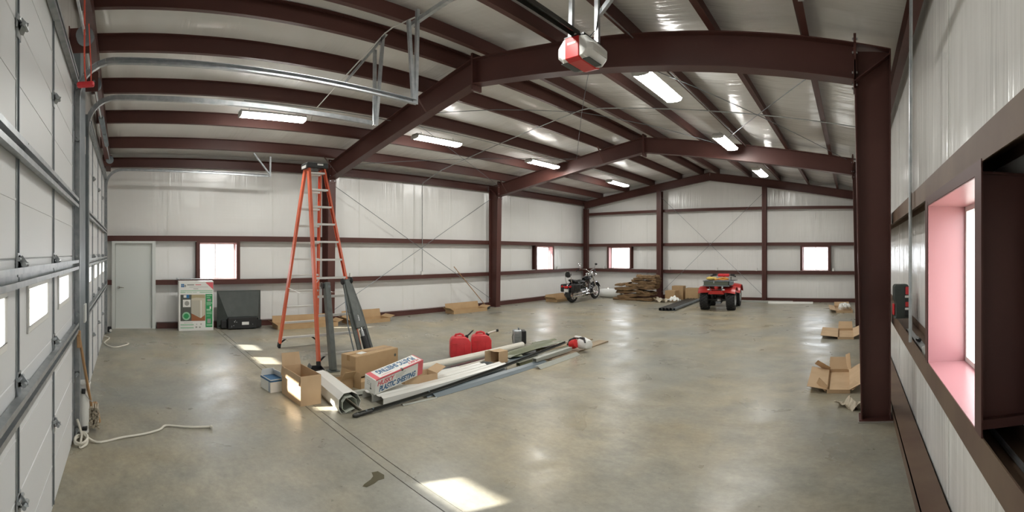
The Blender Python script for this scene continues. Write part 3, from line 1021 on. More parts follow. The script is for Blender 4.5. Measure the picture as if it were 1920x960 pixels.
MB().bar(a.lerp(b, .45) + Vector((.05, 0, 0)), b, .16, .06, up=(1, 0, 0), w2=.10).build('boom', M['arm_grey'], t, bevel=.01, world=True)
MB().cyl(a.lerp(b, .03) + Vector((.05, 0, 0)), a.lerp(b, .36) + Vector((.06, 0, 0)), .045, 16).build('ram_cylinder', M['black'], t, world=True)
MB().cyl(a.lerp(b, .36) + Vector((.06, 0, 0)), a.lerp(b, .42) + Vector((.06, 0, 0)), .026, 12).build('ram_collar', M['galv'], t, world=True)
MB().cyl(a.lerp(b, .42) + Vector((.06, 0, 0)), a.lerp(b, .60) + Vector((.06, 0, 0)), .014, 10).build('ram_rod', M['chrome'], t, world=True)
MB().bar(a + side * .05 + Vector((0.01, 0, 0)), a.lerp(b, .42) + side * .05, .10, .05, up=(1, 0, 0)).build('lower_box', M['black'], t, bevel=.006, world=True)
for s in (-1, 1):
    wc = b + side * s * .075 + Vector((.02, 0, -.01))
    fk = MB().bar(b, wc + Vector((0, 0, .02)), .04, .03).build('caster_fork', M['arm_grey'], t, world=True)
    MB().lathe([(0, -.018), (.045, -.018), (.052, -.010), (.052, .010), (.045, .018), (0, .018)], 16, Matrix.Translation(wc) @ Matrix.Rotation(PI / 2, 4, 'X')).build('caster_wheel', M['rubber'], fk, world=True, smooth=True)
MB().tube([a.lerp(b, .1) + side * -.2, a.lerp(b, .5) + side * -.18, a.lerp(b, .95) + side * -.06], .011, 8).build('stay_rod', M['galv_dark'], t, world=True)


# ---- cartons
def carton(name, label, loc, rz, size, flaps=None, mtl='carton', rot=None, tape=True):
    """closed carton, or open one when flaps = {side: angle above horizontal outwards}"""
    w_, d_, h_ = size
    t = thing(name, label, 'carton', loc, rz, rot=rot)
    k = .005
    if flaps is None:
        MB().box((-w_ / 2, -d_ / 2, 0), (w_ / 2, d_ / 2, h_)).build('body', M[mtl], t, bevel=.006)
        fl_ = MB()
        fl_.box((-w_ / 2 + .003, -d_ / 2 + .003, h_), (w_ / 2 - .003, -.002, h_ + .004))
        fl_.build('lid_flap', M[mtl], t)
        MB().box((-w_ / 2 + .003, .002, h_), (w_ / 2 - .003, d_ / 2 - .003, h_ + .004)).build('lid_flap', M[mtl], t)
        if tape:
            MB().box((-w_ / 2 - .001, -.028, h_ - .07), (w_ / 2 + .001, .028, h_ + .0055)).build('tape', M['tape'], t)
        return t
    mb = MB().box((-w_ / 2, -d_ / 2, 0), (w_ / 2, d_ / 2, k))
    mb.box((-w_ / 2, -d_ / 2, k), (-w_ / 2 + k, d_ / 2, h_)).box((w_ / 2 - k, -d_ / 2, k), (w_ / 2, d_ / 2, h_))
    mb.box((-w_ / 2 + k, -d_ / 2, k), (w_ / 2 - k, -d_ / 2 + k, h_)).box((-w_ / 2 + k, d_ / 2 - k, k), (w_ / 2 - k, d_ / 2, h_))
    mb.build('body', M[mtl], t)
    for s, (ang, ln) in flaps.items():
        ca, sa = math.cos(R(ang)) * ln, math.sin(R(ang)) * ln
        a, b = {'l': ((-w_ / 2, 0), (-1, 0)), 'r': ((w_ / 2, 0), (1, 0)), 'f': ((0, -d_ / 2), (0, -1)), 'b': ((0, d_ / 2), (0, 1))}[s]
        p = Vector((a[0], a[1], h_))
        q = p + Vector((b[0] * ca, b[1] * ca, sa))
        wd = (d_ if s in 'lr' else w_) - .004
        up = Vector((b[0] * -sa, b[1] * -sa, ca))
        MB().bar(p, q, wd, .004, up=up, w2=wd - .02).build('flap', M[mtl], t)
    return t


carton('carton', 'tall open brown carton with raised back flap beside the white gutter piece', (-5.31, 2.09, 0), R(3), (.58, .27, .35), {'l': (76, .16), 'f': (-80, .11)}, 'carton_pale')
t = carton('carton', 'small white carton with a dark blue lid edge behind the open carton', (-5.80, 1.88, 0), R(8), (.30, .20, .165), {'l': (100, .08), 'b': (115, .08)}, 'print_white')
MB().box((-.155, -.105, .135), (.155, .105, .155)).build('blue_band', M['navy_print'], t)
MB().box((.10, -.1025, .0), (.112, -.100, .135)).build('blue_line', M['navy_print'], t)
t = carton('carton', 'long dented closed carton behind the plastic sheeting box', (-5.73, 3.33, .10), R(104.5), (.86, .30, .29), None, 'carton')
MB().cbox((-.2, -.02, .296), (.14, .09, .003), (0, 0, .2)).build('label_sticker', M['print_white'], t)
MB().cyl((.36, -.1505, .2), (.36, -.152, .2), .022, 12).build('ring_mark', M['print_dark'], t)
carton('carton', 'shallow open carton lying under the long dented carton', (-5.62, 3.36, 0), R(104), (.98, .42, .095), {'l': (95, .12), 'f': (170, .1)}, 'carton')
carton('carton', 'small dark open box at the ladder foot behind the gutter piece', (-6.02, 2.60, 0), R(-12), (.24, .20, .17), {'f': (120, .05)}, 'black')
carton('carton', 'small open brown box with one big flap between gutter and hoist leg', (-5.50, 2.78, 0), R(95), (.20, .16, .13), {'f': (50, .15), 'r': (150, .07)}, 'carton')
carton('carton', 'open brown carton supporting the far end of the plastic sheeting box', (-5.0, 3.62, .015), R(84), (.50, .26, .17), {'r': (25, .16)}, 'carton_pale')
carton('carton', 'small open cube carton lying on its side on the trim pile', (-5.17, 5.50, .125), 0, (.19, .19, .20), {'l': (55, .10), 'b': (80, .08)}, 'carton_pale', rot=(PI / 2, 0, R(-4)))
for i, (x, y, l_, d_, b_, lab) in enumerate(((-10.42, 4.22, 1.55, .46, .17, 'long flattened brown carton on the floor behind the ladder'), (-10.42, 5.93, 1.20, .46, .20, 'flattened brown carton against the wall just right of the hoist boom'), (-10.44, 9.45, 1.35, .40, .18, 'flattened brown carton beside the middle frame column'), (-10.30, 14.1, 1.25, .50, .15, 'flattened brown carton behind the motorcycle'))):
    t = carton('flat_carton', lab, (x, y, 0), R(90 + (i % 2) * 3 - 1), (l_, d_, .10), {'b': (78, b_), 'l': (35, .14), 'r': (20, .16)}, 'carton')
    t['group'] = 'flattened cartons along the walk door wall'
t = carton('flat_carton', 'nearest unfolded carton with spread flaps beside the right frame column', (-.17, 6.42, 0), R(1), (.30, 1.05, .05), {'b': (50, .20), 'l': (8, .26), 'r': (28, .20)}, 'carton_pale')
for a, b in (((-.15, -.5, .05), (-.27, -.42, .14)), ((-.15, .5, .05), (-.34, .46, .17)), ((.15, .5, .05), (.13, .62, .26)), ((.15, -.5, .05), (.24, -.42, .12))):
    MB().bar(a, b, .10, .004, up=(1, 1, 0)).build('corner_flap', M['carton_pale'], t)
t = carton('flat_carton', 'second unfolded carton lying beyond the first by the right wall', (-.12, 10.15, 0), R(1), (.34, 1.10, .05), {'b': (45, .2), 'l': (5, .36), 'r': (25, .2)}, 'carton_pale')
t = carton('flat_carton', 'farthest unfolded carton with white packing by the right wall', (-.25, 14.5, 0), R(5), (.5, 1.3, .07), {'l': (10, .2), 'b': (50, .15)}, 'carton_pale')
mb = MB()
for i in range(5):
    mb.ball((-.1 + .1 * i % .3, -.3 + .12 * i, .12), (.10, .12, .09), 8)
o = mb.build('packing_foam', M['poly'], None, smooth=True, jitter=.012)
o.location = (-.2, 14.45, .02)
tag(o, 'crumpled white packing foam inside the farthest unfolded carton', 'packing')
# torn paper
mb = MB()


def crumple(i, j):
    x, y = i, j
    return (x * .45, y * .16 + .03 * math.sin(x * 9), .04 + .035 * math.sin(x * 11 + y * 5) + .03 * math.cos(y * 8 + x * 17))


o = MB().grid(crumple, 18, 5).build('torn_paper', M['paper'], None, solid=.003, jitter=.008)
o.location = (-.20, 5.36, .0)
o.rotation_euler = (0, 0, R(-22))
tag(o, 'strip of torn crumpled brown paper at the right column foot', 'paper')

# ---- plastic sheeting box
A, B = Vector((-4.80, 2.78, .215)), Vector((-4.95, 3.60, .325))
ax = (B - A).normalized()
L_ = (B - A).length
zax = Vector((.22, 0, 1))
zax = (zax - ax * zax.dot(ax)).normalized()
yax = zax.cross(ax)
Mx = Matrix((ax, yax, zax)).transposed().to_4x4()
t = thing('sheeting_box', 'long white and red box lettered PLASTIC SHEETING resting on cartons', 'box', A, 0, rot=Mx.to_euler())
hw = .098
MB().box((0, -hw, -hw), (L_, hw, hw)).build('body', M['print_white'], t, bevel=.004)
e = .0012
mb = MB().box((.012, -hw, hw), (.085, hw, hw + e)).box((L_ - .02, -hw, hw), (L_ - .005, hw, hw + e)).box((0.012, -hw, hw), (L_, -hw + .006, hw + e)).box((.085, -hw, hw), (L_ - .02, -hw + .018, hw + e))
mb.build('top_red_band', M['pink_print'], t)
MB().box((L_ - .10, -hw - e, -hw), (L_ - .005, -hw, hw)).box((.01, -hw - e, hw - .012), (L_ - .1, -hw, hw)).build('side_red_band', M['pink_print'], t)
MB().box((L_ * .52, -hw - .003, hw - .022), (L_ * .52 + .028, -hw + .03, hw + .003)).build('hand_hole', M['print_dark'], t)
MB().box((-.001, -.02, -.05), (0, -.012, .03)).box((-.001, -.03, -.055), (0, -.005, -.035)).build('end_print', M['print_dark'], t)
mb = MB()
for i in range(3):
    mb.box((-.001, .0, .04 - .022 * i), (0, .055, .046 - .022 * i))
mb.build('end_lines', M['print_grey'], t)
mb = MB()
for i in range(4):
    mb.box((.13 + .03 * i, -hw + .040 + .013 * (i % 2), hw), (.33 - .02 * i, -hw + .043 + .013 * (i % 2), hw + e))
mb.build('small_print', M['pink_print'], t)


def text(s, mtl, size, parent, Mloc, shear=0.15, bold=.006, sx=1.0):
    cu = bpy.data.curves.new('lettering', 'FONT')
    cu.body = s
    cu.size = size
    cu.align_x = 'CENTER'
    cu.align_y = 'CENTER'
    cu.extrude = .0006
    cu.offset = bold * size
    cu.shear = shear
    tmp = bpy.data.objects.new('lettering_source', cu)
    me = bpy.data.meshes.new_from_object(tmp)
    bpy.data.objects.remove(tmp)
    bpy.data.curves.remove(cu)
    me.materials.clear()
    me.materials.append(mtl)
    o = bpy.data.objects.new('lettering', me)
    C.objects.link(o)
    o.parent = parent
    o.matrix_local = Mloc @ Matrix.Diagonal((sx, 1, 1, 1))
    return o


def face(loc, xdir, ydir):
    x, y = Vector(xdir).normalized(), Vector(ydir).normalized()
    m_ = Matrix((x, y, x.cross(y))).transposed().to_4x4()
    return Matrix.Translation(Vector(loc)) @ m_


text('PLASTIC SHEETING', M['navy_print'], .115, t, face((L_ * .54, .034, hw + .0012), (-1, 0, 0), (0, -1, 0)), 0, .035, .66)
text('HUSKY', M['pink_print'], .062, t, face((L_ * .84, -.040, hw + .0012), (-1, 0, 0), (0, -1, 0)), .1, .03)
text('PLASTIC SHEETING', M['navy_print'], .10, t, face((L_ * .45, -hw - .0012, -.045), (1, 0, 0), (0, 0, 1)), .25, .035, .74)
text('HUSKY', M['pink_print'], .085, t, face((.165, -hw - .0012, .036), (1, 0, 0), (0, 0, 1)), .25, .03)
mb = MB()
for i in range(3):
    mb.box((.34, -hw - .001, .05 - .018 * i), (.52 - .03 * i, -hw, .055 - .018 * i))
mb.build('small_print', M['print_grey'], t)

# ---- lengths of trim, pipe and sheet lying side by side
def length(name, label, cat, prof, a, b, mtl, group='lengths of trim and pipe on the floor', bevel=0):
    a, b = Vector(a), Vector(b)
    t = MB().prism([(u, v) for u, v in prof], a, b).build(name, M[mtl], None, bevel=bevel)
    return tag(t, label, cat, group)


box_ch = thick([(-.095, 0), (-.095, .085), (-.05, .10), (-.02, .088), (.02, .088), (.05, .10), (.095, .085), (.095, 0), (.06, 0)], .004)
length('white_trim', 'front white ridged metal trim lying beside the black rod', 'metal trim', box_ch, (-4.70, 2.84, 0), (-4.93, 5.20, 0), 'gutter')
length('white_trim', 'second white ridged metal trim right behind the front one', 'metal trim', box_ch, (-4.90, 2.80, 0), (-5.12, 4.95, 0), 'gutter')
t = length('grey_flashing', 'bent grey flashing sticking out under the sheeting box', 'metal trim', thick([(-.07, .0), (-.02, .05), (.05, .05), (.07, .02)], .004), (-5.14, 2.72, 0), (-5.15, 3.32, 0), 'grey_trim')
t = thing('black_rod', 'very long black steel angle rod with a knuckled end lying across the pile', 'steel rod', (-4.5, 2.44, 0))
a, b = Vector((-4.44, 2.40, .022)), Vector((-5.00, 7.00, .13))
MB().prism(thick([(.026, 0), (-.006, 0), (-.006, .026)], .006), a, b).build('angle_bar', M['black_paint'], t, world=True)
MB().ball(a, (.03, .05, .025), 10).cyl(a + Vector((0, .03, 0)), a + Vector((-.03, .22, .003)), .018, 10).build('end_knuckle', M['black_paint'], t, world=True, smooth=True)
mb = MB()
for f in (.03, .05, .24):
    p = a.lerp(b, f)
    mb.ball(p + Vector((.0, 0, .02)), .013, 8)
mb.build('bolt', M['galv_dark'], t, world=True)['kind'] = 'stuff'
length('small_trim', 'short pale strip lying beside the near part of the black rod', 'metal trim', thick([(-.02, 0), (0, .012), (.02, 0)], .003), (-4.50, 3.05, 0), (-4.48, 3.55, 0), 'grey_trim')
length('blue_trim', 'pale end of a blue grey trim in front of the black rod', 'metal trim', thick([(-.09, .01), (.03, .045), (.07, .0)], .004), (-4.62, 3.45, 0), (-4.82, 5.1, 0), 'blue_grey')
length('blue_trim', 'longest blue grey trim lying outermost toward the open floor', 'metal trim', thick([(-.07, .045), (.0, .03), (.06, .0)], .004), (-4.55, 3.55, 0), (-4.66, 5.95, 0), 'blue_grey')
t = length('pvc_pipe', 'thick cream pvc pipe in front of the red fuel cans', 'pipe', [(.058 * math.cos(a_ * PI / 8), .058 * math.sin(a_ * PI / 8) + .058) for a_ in range(16)], (-5.52, 3.95, 0.03), (-5.62, 6.48, 0.03), 'pvc')
o = MB().lathe([(.047, 0), (.047, .004), (.0, .004), (0, 0)], 16, Matrix.Translation((-5.62, 6.478, .088)) @ Matrix.Rotation(-PI / 2, 4, 'X')).build('bore', M['dark'], t)
length('thin_pipe', 'thin white pipe lying between the white trim and the thick pipe', 'pipe', [(.022 * math.cos(a_ * PI / 5), .022 * math.sin(a_ * PI / 5) + .022) for a_ in range(10)], (-5.24, 4.25, .028), (-5.38, 5.36, .028), 'pvc')
t = length('downspout', 'short white downspout piece with a round mouth behind the white trim', 'pipe', [(.055 * math.cos(a_ * PI / 8), .05 * math.sin(a_ * PI / 8) + .05) for a_ in range(16)], (-5.15, 4.03, .012), (-5.17, 4.50, 0.012), 'gutter')
MB().lathe([(.047, 0), (.047, -.004), (0, -.004), (0, 0)], 16, Matrix.Translation((-5.15, 4.027, .062)) @ Matrix.Rotation(-PI / 2, 4, 'X')).build('bore', M['dark'], t)
length('blue_sheet', 'flat blue grey sheet under the thin white pipe', 'metal sheet', [(-.16, 0), (.0, .006), (.16, 0), (.16, .004), (0, .010), (-.16, .004)], (-5.40, 3.75, .0), (-5.48, 6.1, .0), 'blue_grey')
length('blue_sheet', 'blue grey sheet end behind the small cube carton', 'metal sheet', [(-.14, 0), (.14, .02), (.14, .024), (-.14, .004)], (-5.16, 5.22, .0), (-5.2, 6.3, .0), 'blue_grey')
mb = MB().grid(lambda i, j: (-5.50 + .32 * i - .06 * j, 5.75 + 1.5 * j, .045 + .03 * math.sin(i * 7 + j * 2) + .012 * j), 12, 10)
o = mb.build('green_sheet', M['green_sheet'], None, solid=.004)
tag(o, 'olive green bent sheet lying between the pipe end and the black rod', 'metal sheet', 'lengths of trim and pipe on the floor')
for i, (p, q) in enumerate((((-5.28, 5.62, .07), (-5.16, 5.95, .05)), ((-5.20, 5.42, .06), (-5.10, 5.55, .05)), ((-5.72, 6.9, .04), (-5.60, 7.5, .05)))):
    o = MB().bar(p, q, .06, .005, up=(.4, 0, 1)).build('green_offcut', M['green_sheet'])
    tag(o, ('curled green offcut touching the green sheet corner', 'smallest curled green offcut by the cube carton', 'green offcut lying past the far edge of the green sheet')[i], 'metal offcut')
length('grey_rail', 'upper of two pale grey rails ending at the motor head', 'metal trim', thick([(-.035, 0), (-.035, .05), (.035, .05), (.035, 0)], .004), (-4.70, 5.72, .05), (-4.74, 6.78, .06), 'grey_trim')
length('grey_rail', 'lower of two pale grey rails lying on the open floor edge', 'metal trim', thick([(-.06, .03), (.0, .04), (.06, .0)], .004), (-4.50, 5.55, .0), (-4.57, 6.75, .0), 'grey_trim')
length('dark_rail', 'dark green black channel beside the grey rails', 'metal trim', thick([(-.03, .0), (-.03, .045), (.03, .045), (.03, 0)], .004), (-4.86, 5.5, .0), (-5.02, 7.2, .0), 'green_sheet')
length('plank', 'grey brown wooden plank poking out past the motor head', 'plank', [(-.11, 0), (.11, 0), (.11, .022), (-.11, .022)], (-4.75, 6.1, .0), (-4.80, 8.05, .0), 'plank')
length('plank', 'thin tan board beyond the black rod with sunlit edge', 'plank', [(-.10, 0), (.10, 0), (.10, .018), (-.10, .018)], (-5.30, 6.6, .0), (-5.18, 8.1, .0), 'plank')
# motor head on the pile
t = thing('motor_head', 'white and dark red motor head with black bracket on the pile end', 'power tool', (-4.62, 6.95, .045))
MB().prism([(-.10, -.10), (.08, -.11), (.12, -.04), (.11, .06), (.03, .11), (-.08, .09), (-.12, .0)], (-.06, .10, .115), (.16, .03, .105), prof2=[(-.07, -.08), (.06, -.08), (.09, -.03), (.08, .05), (.02, .08), (-.06, .07), (-.09, .0)]).build('white_housing', M['white'], t, bevel=.025, seg=2, smooth=True)
MB().lathe([(0, -.08), (.07, -.07), (.085, -.02), (.08, .06), (0, .09)], 14, Matrix.Translation((-.15, -.02, .09)) @ Euler((0, R(70), 0)).to_matrix().to_4x4()).build('red_core', M['opener_red'], t, smooth=True)
MB().tube([(-.27, -.05, .06), (-.25, .0, .15), (-.14, .04, .20), (-.03, .04, .20), (.06, .0, .215), (.12, -.05, .15)], [.018, .02, .022, .024, .020, .014], 8).build('bracket', M['black'], t, smooth=True)
MB().cbox((-.10, .05, .215), (.13, .08, .03), (0, .1, .3)).build('white_cap', M['white'], t, bevel=.01)
# bent gutter bundle near the open carton
t = thing('gutter_offcuts', 'two nested white gutter pieces with pale green insides in the sun', 'gutter', (-4.6, 2.4, 0))
a, b = Vector((-4.60, 2.40, 0)), Vector((-5.62, 2.50, 0))
g1 = [(.03, .0), (-.10, .0), (-.13, .05), (-.13, .16), (-.07, .225), (.03, .235), (.10, .20), (.14, .12), (.12, .05), (.165, .015)]
MB().prism(thick(g1, -.005), a, b).build('outer_gutter', M['gutter'], t, world=True)
g2 = [(.06, .045), (-.05, .012), (-.09, .06), (-.09, .13), (-.05, .18), (.03, .185), (.08, .15), (.09, .08)]
MB().prism(thick(g2, -.004), a + Vector((.03, -.01, .004)), b + Vector((0, 0, .004))).build('inner_gutter', M['gutter_in'], t, world=True)

# ---- fuel cans
def fuel_can(label, loc, rz, spout):
    t = thing('fuel_can', label, 'fuel can', loc, rz, 'red fuel cans')
    w_, h_ = .18, .305
    prof = [(-w_, 0), (w_, 0), (w_, h_ - .06), (w_ - .03, h_), (w_ - .09, h_ + .035), (-w_ + .07, h_ + .045), (-w_ + .02, h_ + .01), (-w_, h_ - .05)]
    MB().prism(prof, (0, -.115, .002), (0, .115, .002)).build('body', M['red'], t, bevel=.022, seg=2, smooth=True)
    MB().tube([(-.09, 0, h_ + .03), (-.075, 0, h_ + .075), (0, 0, h_ + .088), (.05, 0, h_ + .07), (.07, 0, h_ + .02)], [.022, .019, .018, .019, .022], 10).build('handle', M['red'], t, smooth=True)
    for x in (-.075, .075):
        MB().cbox((x, -.1165, .15), (.008, .008, .20)).build('rib', M['red'], t, bevel=.003)
    MB().cbox((-.10, -.117, .235), (.09, .008, .014)).build('grip_recess', M['opener_red'], t)
    a = Vector((.10, 0, h_ + .015))
    MB().cyl(a, a + Vector((.03, 0, .035)), .032, 14).build('collar', M['black'], t)
    if spout == 0:
        s_ = MB().tube([a + Vector((.02, 0, .03)), a + Vector((.06, 0, .06)), a + Vector((.13, .01, .125))], [.016, .013, .011], 10).build('spout', M['black'], t, smooth=True)
        MB().cyl(a + Vector((.128, .01, .122)), a + Vector((.145, .012, .138)), .013, 10).build('spout_tip', M['print_tan'], s_)
    else:
        s_ = MB().tube([a + Vector((.02, 0, .03)), a + Vector((.07, 0, .055)), a + Vector((.18, .0, .085))], [.018, .017, .015], 10).build('spout', M['pvc'], t, smooth=True)
        MB().cyl(a + Vector((.175, 0, .083)), a + Vector((.215, 0, .092)), .024, 12).build('spout_cap', M['black'], s_)
    return t


fuel_can('red fuel can with thin black spout, the one on the left', (-6.03, 5.30, 0), R(55), 0)
fuel_can('red fuel can with pale capped spout, the one on the right', (-5.94, 5.72, 0), R(52), 1)
t = thing('battery_charger', 'silver and black battery charger box standing beyond the fuel cans', 'charger', (-6.02, 6.86, 0), R(50))
MB().cbox((-.05, 0, .145), (.17, .20, .27)).build('silver_case', M['galv'], t, bevel=.02, seg=2)
MB().cbox((.075, 0, .14), (.09, .21, .26)).build('black_case', M['black'], t, bevel=.02, seg=2)
MB().tube([(-.02, -.06, .27), (-.02, -.05, .31), (-.02, .05, .31), (-.02, .06, .27)], .009, 8).build('handle', M['galv_dark'], t)
mb = MB()
for i in range(6):
    mb.cbox((-.05, -.1015, .06 + .03 * i), (.12, .004, .008))
mb.build('vent', M['print_dark'], t)
MB().tube([(-.13, -.02, .22), (-.155, -.03, .15), (-.14, -.03, .03)], .006, 6).build('lead', M['black'], t)
# ---- printed appliance carton by the walk door wall
t = thing('appliance_carton', 'tall white printed carton with green side panel below the left window', 'carton', (-10.66, 1.57, 0), R(90) + R(-2))
W_, H_, D_ = .81, 1.15, .26
MB().box((-W_ / 2, -D_ / 2, 0), (W_ / 2, D_ / 2, H_)).build('body', M['print_white'], t, bevel=.006)
yf = -D_ / 2 - .0015


def pr(name, mtl, rects, parent=t, dy=0.0):
    mb = MB()
    for a, b, c, d_ in rects:
        mb.box((-W_ / 2 + a * W_, yf - dy, H_ * (1 - d_)), (-W_ / 2 + c * W_, yf + .0015, H_ * (1 - b)))
    o = mb.build(name, M[mtl], parent)
    if len(rects) > 1: o['kind'] = 'stuff'
    return o


pr('picture_wall', 'print_tan', [(.36, .27, .76, .46)])
pr('picture_dark', 'print_dark', [(.05, .27, .37, .80)])
pr('picture_floor', 'print_floor', [(.36, .46, .76, .80)])
pr('green_panel', 'green_print', [(.77, .26, .97, .93)])
pr('green_notes', 'green_pale', [(.80, .28, .95, .30), (.80, .32, .90, .335), (.80, .43, .96, .455), (.80, .47, .93, .485), (.80, .56, .92, .60), (.80, .62, .95, .635), (.80, .65, .95, .665), (.80, .70, .90, .71), (.80, .87, .96, .90)], dy=.001)
pr('green_pictures', 'print_grey', [(.82, .36, .93, .41), (.82, .76, .92, .85)], dy=.001)
pr('small_white_unit', 'print_white', [(.89, .51, .93, .56)], dy=.001)
pr('green_lines', 'green_pale', [(.05, .185, .97, .20), (.05, .218, .20, .235), (.22, .222, .38, .232), (.40, .222, .52, .232), (.60, .218, .97, .235), (.05, .865, .43, .885), (.05, .925, .43, .945)])
pr('grey_print', 'print_grey', [(.24, .062, .44, .085), (.30, .115, .85, .121), (.42, .148, .56, .16), (.15, .835, .40, .842), (.50, .86, .53, .875), (.62, .855, .66, .875), (.48, .91, .53, .94), (.58, .915, .63, .94)])
pr('pink_print', 'pink_print', [(.48, .066, .64, .08)])
pr('blue_tile', 'blue_print', [(.07, .055, .11, .085), (.115, .055, .155, .085), (.07, .09, .11, .12), (.115, .09, .155, .12)])
pr('blue_box', 'blue_print', [(.22, .27, .30, .34)], dy=.001)
mb = MB().add([(W_ / 2 - .006, yf - .001, H_ - .03), (W_ / 2 - .19, yf - .001, H_ - .03), (W_ / 2 - .006, yf - .001, H_ - .20)], [(0, 1, 2)])
mb.build('red_corner', M['pink_print'], t, solid=.001)
mb = MB().prism([(-.02, 0), (.02, 0), (.02, .003), (-.02, .003)], (-.265, yf, H_ - .10), (-.265, yf, H_ - .07))
MB().ball((-.195 - .06, yf, H_ * .905), (.022, .002, .03), 10).build('oval_emblem', M['print_grey'], t)
# the pictured units: white casing with dark grille lines, and the round badge
mb = MB().add([(-W_ / 2 + W_ * a, yf - .002, H_ * (1 - b)) for a, b in ((.36, .35), (.50, .33), (.75, .345), (.75, .68), (.63, .745), (.36, .645))], [(0, 1, 2, 3, 4, 5)])
u = mb.build('pictured_unit', M['print_cream'], t, solid=.0015)
mb = MB()
for i in range(8):
    a = .375 + .03 * i
    mb.add([(-W_ / 2 + W_ * a, yf - .0045, H_ * (1 - .385)), (-W_ / 2 + W_ * (a + .012), yf - .0045, H_ * (1 - .385)), (-W_ / 2 + W_ * (a + .012), yf - .0045, H_ * (1 - .655 - .01 * i)), (-W_ / 2 + W_ * a, yf - .0045, H_ * (1 - .65 - .01 * i))], [(0, 1, 2, 3)])
mb.build('pictured_grille', M['print_grey'], u)['kind'] = 'stuff'
MB().add([(-W_ / 2 + W_ * a, yf - .0045, H_ * (1 - b)) for a, b in ((.63, .39), (.655, .385), (.655, .735), (.63, .74))], [(0, 1, 2, 3)]).build('pictured_corner', M['print_white'], u)
pr('pictured_fan', 'print_white', [(.12, .37, .34, .52), (.14, .28, .22, .33)], dy=.001)
for cx, cz, r_, mt in ((-.135, .555, .055, 'print_grey'),):
    MB().cyl((cx - .08, yf - .001, H_ * cz), (cx - .08, yf - .004, H_ * cz), r_, 20).build('fan_disc', M[mt], t)
MB().cyl((-.23, yf, H_ * .30), (-.23, yf - .003, H_ * .30), .095, 24).build('round_badge', M['green_pale'], t)
MB().cyl((-.23, yf - .003, H_ * .30), (-.23, yf - .0035, H_ * .30), .06, 24).cbox((-.23, yf - .004, H_ * .30), (.15, .001, .012)).build('badge_centre', M['green_print'], t)
o = MB().tube([(GL + .05, 1.22, 1.18), (GL + .10, 1.6, 1.185), (GL + .09, 2.02, 1.18)], .012, 8).ball((GL + .06, 1.17, 1.185), .035, 10).build('foil_duct', M['galv'], None, smooth=True)
tag(o, 'crinkled silver rod lying on the girt above the appliance carton', 'metal scrap')

# ---- black hood with box in front
t = thing('black_hood', 'large black hood shaped casing leaning on the wall beside the appliance carton', 'casing', (-10.72, 2.62, 0), R(90))
MB().box((-.52, .03, 0), (.56, .06, .90)).build('back_panel', M['dark_grey'], t, bevel=.006)
mb = MB().add([(-.50, .03, .88), (.53, .03, .88), (.44, -.14, .30), (-.30, -.14, .30), (-.50, .03, .05), (.53, .03, .05), (.44, -.14, .26), (-.30, -.14, .26)],
              [(0, 1, 2, 3), (1, 5, 6, 2), (0, 3, 7, 4), (3, 2, 6, 7), (7, 6, 5, 4)])
mb.build('hood', M['dark_grey'], t)
MB().box((-.30, -.22, .02), (.40, -.02, .28)).build('box', M['black'], t, bevel=.012)
MB().box((.03, -.2225, .11), (.20, -.22, .18)).build('label_sticker', M['print_white'], t)
mb = MB()
for x, z, r_ in ((-.22, .09, .012), (-.17, .10, .010), (-.15, .19, .016), (-.10, .18, .010), (-.13, .22, .010), (.29, .12, .008)):
    mb.cyl((x, -.215, z), (x, -.235, z), r_, 10)
mb.cbox((-.225, -.228, .08), (.014, .014, .04))
mb.build('fitting', M['galv'], t)['kind'] = 'stuff'
for x in (-.38, .47):
    MB().cbox((x, -.09, .12), (.13, .10, .18)).build('side_block', M['black'], t, bevel=.01)

# ---- broom, bucket, cords at the garage doors
t = thing('push_broom', 'old wooden push broom leaning on the jamb between the garage doors', 'broom', (-4.72, -.36, 0))
hd = Vector((-4.70, -.355, .10))
top = Vector((-4.34, -.468, 1.03))
MB().tube([hd, hd.lerp(top, .5) + Vector((.005, 0, 0)), top], [.016, .015, .014], 10).build('handle', M['wood'], t, world=True, smooth=True)
MB().cbox((-4.715, -.345, .16), (.06, .09, .22), (R(10), R(8), 0)).build('block', M['wood'], t, world=True, bevel=.01)
mb = MB()
for i in range(12):
    for j in range(4):
        z = .065 + .018 * i
        y = -.385 + .025 * j
        mb.tube([(-4.69, y, z), (-4.60 + random.uniform(-.01, .01), y + random.uniform(-.005, .015), z - .02 + random.uniform(-.008, .008))], [.010, .013], 5)
o = mb.build('bristles', M['bristle'], t, world=True)
o['kind'] = 'stuff'
MB().cbox((-4.36, -.470, .98), (.05, .035, .16)).build('wall_clip', M['wood'], t, world=True, bevel=.004)
t = thing('bucket', 'slim white plastic bucket tucked beside the galvanised jamb', 'bucket', (-4.62, -.462, 0))
MB().lathe([(0, 0), (.066, 0), (.068, .01), (.080, .48), (.086, .485), (.086, .50), (.079, .502), (.075, .48), (.062, .015), (0, .015)], 24).build('body', M['white'], t, smooth=True)
MB().tube([(-.083, 0, .46), (-.06, .075, .34), (.0, .10, .30), (.06, .075, .34), (.083, 0, .46)], .004, 6).build('bail_handle', M['galv'], t)
MB().cbox((.080, .02, .43), (.03, .04, .05)).build('black_clip', M['black'], t, bevel=.006)
MB().cbox((.06, .03, .06), (.07, .05, .035)).build('black_clip', M['black'], t, bevel=.006)
t = thing('tape_roll', 'small white tape roll hanging on a peg behind the broom handle', 'tape roll', (-5.02, -.47, .30))
MB().lathe([(.045, -.02), (.07, -.02), (.07, .02), (.045, .02), (.045, -.02)], 20, Matrix.Rotation(PI / 2, 4, 'X')).build('ring', M['white'], t, smooth=True)
MB().cbox((0, -.015, .055), (.012, .05, .012)).build('peg', M['black'], t)


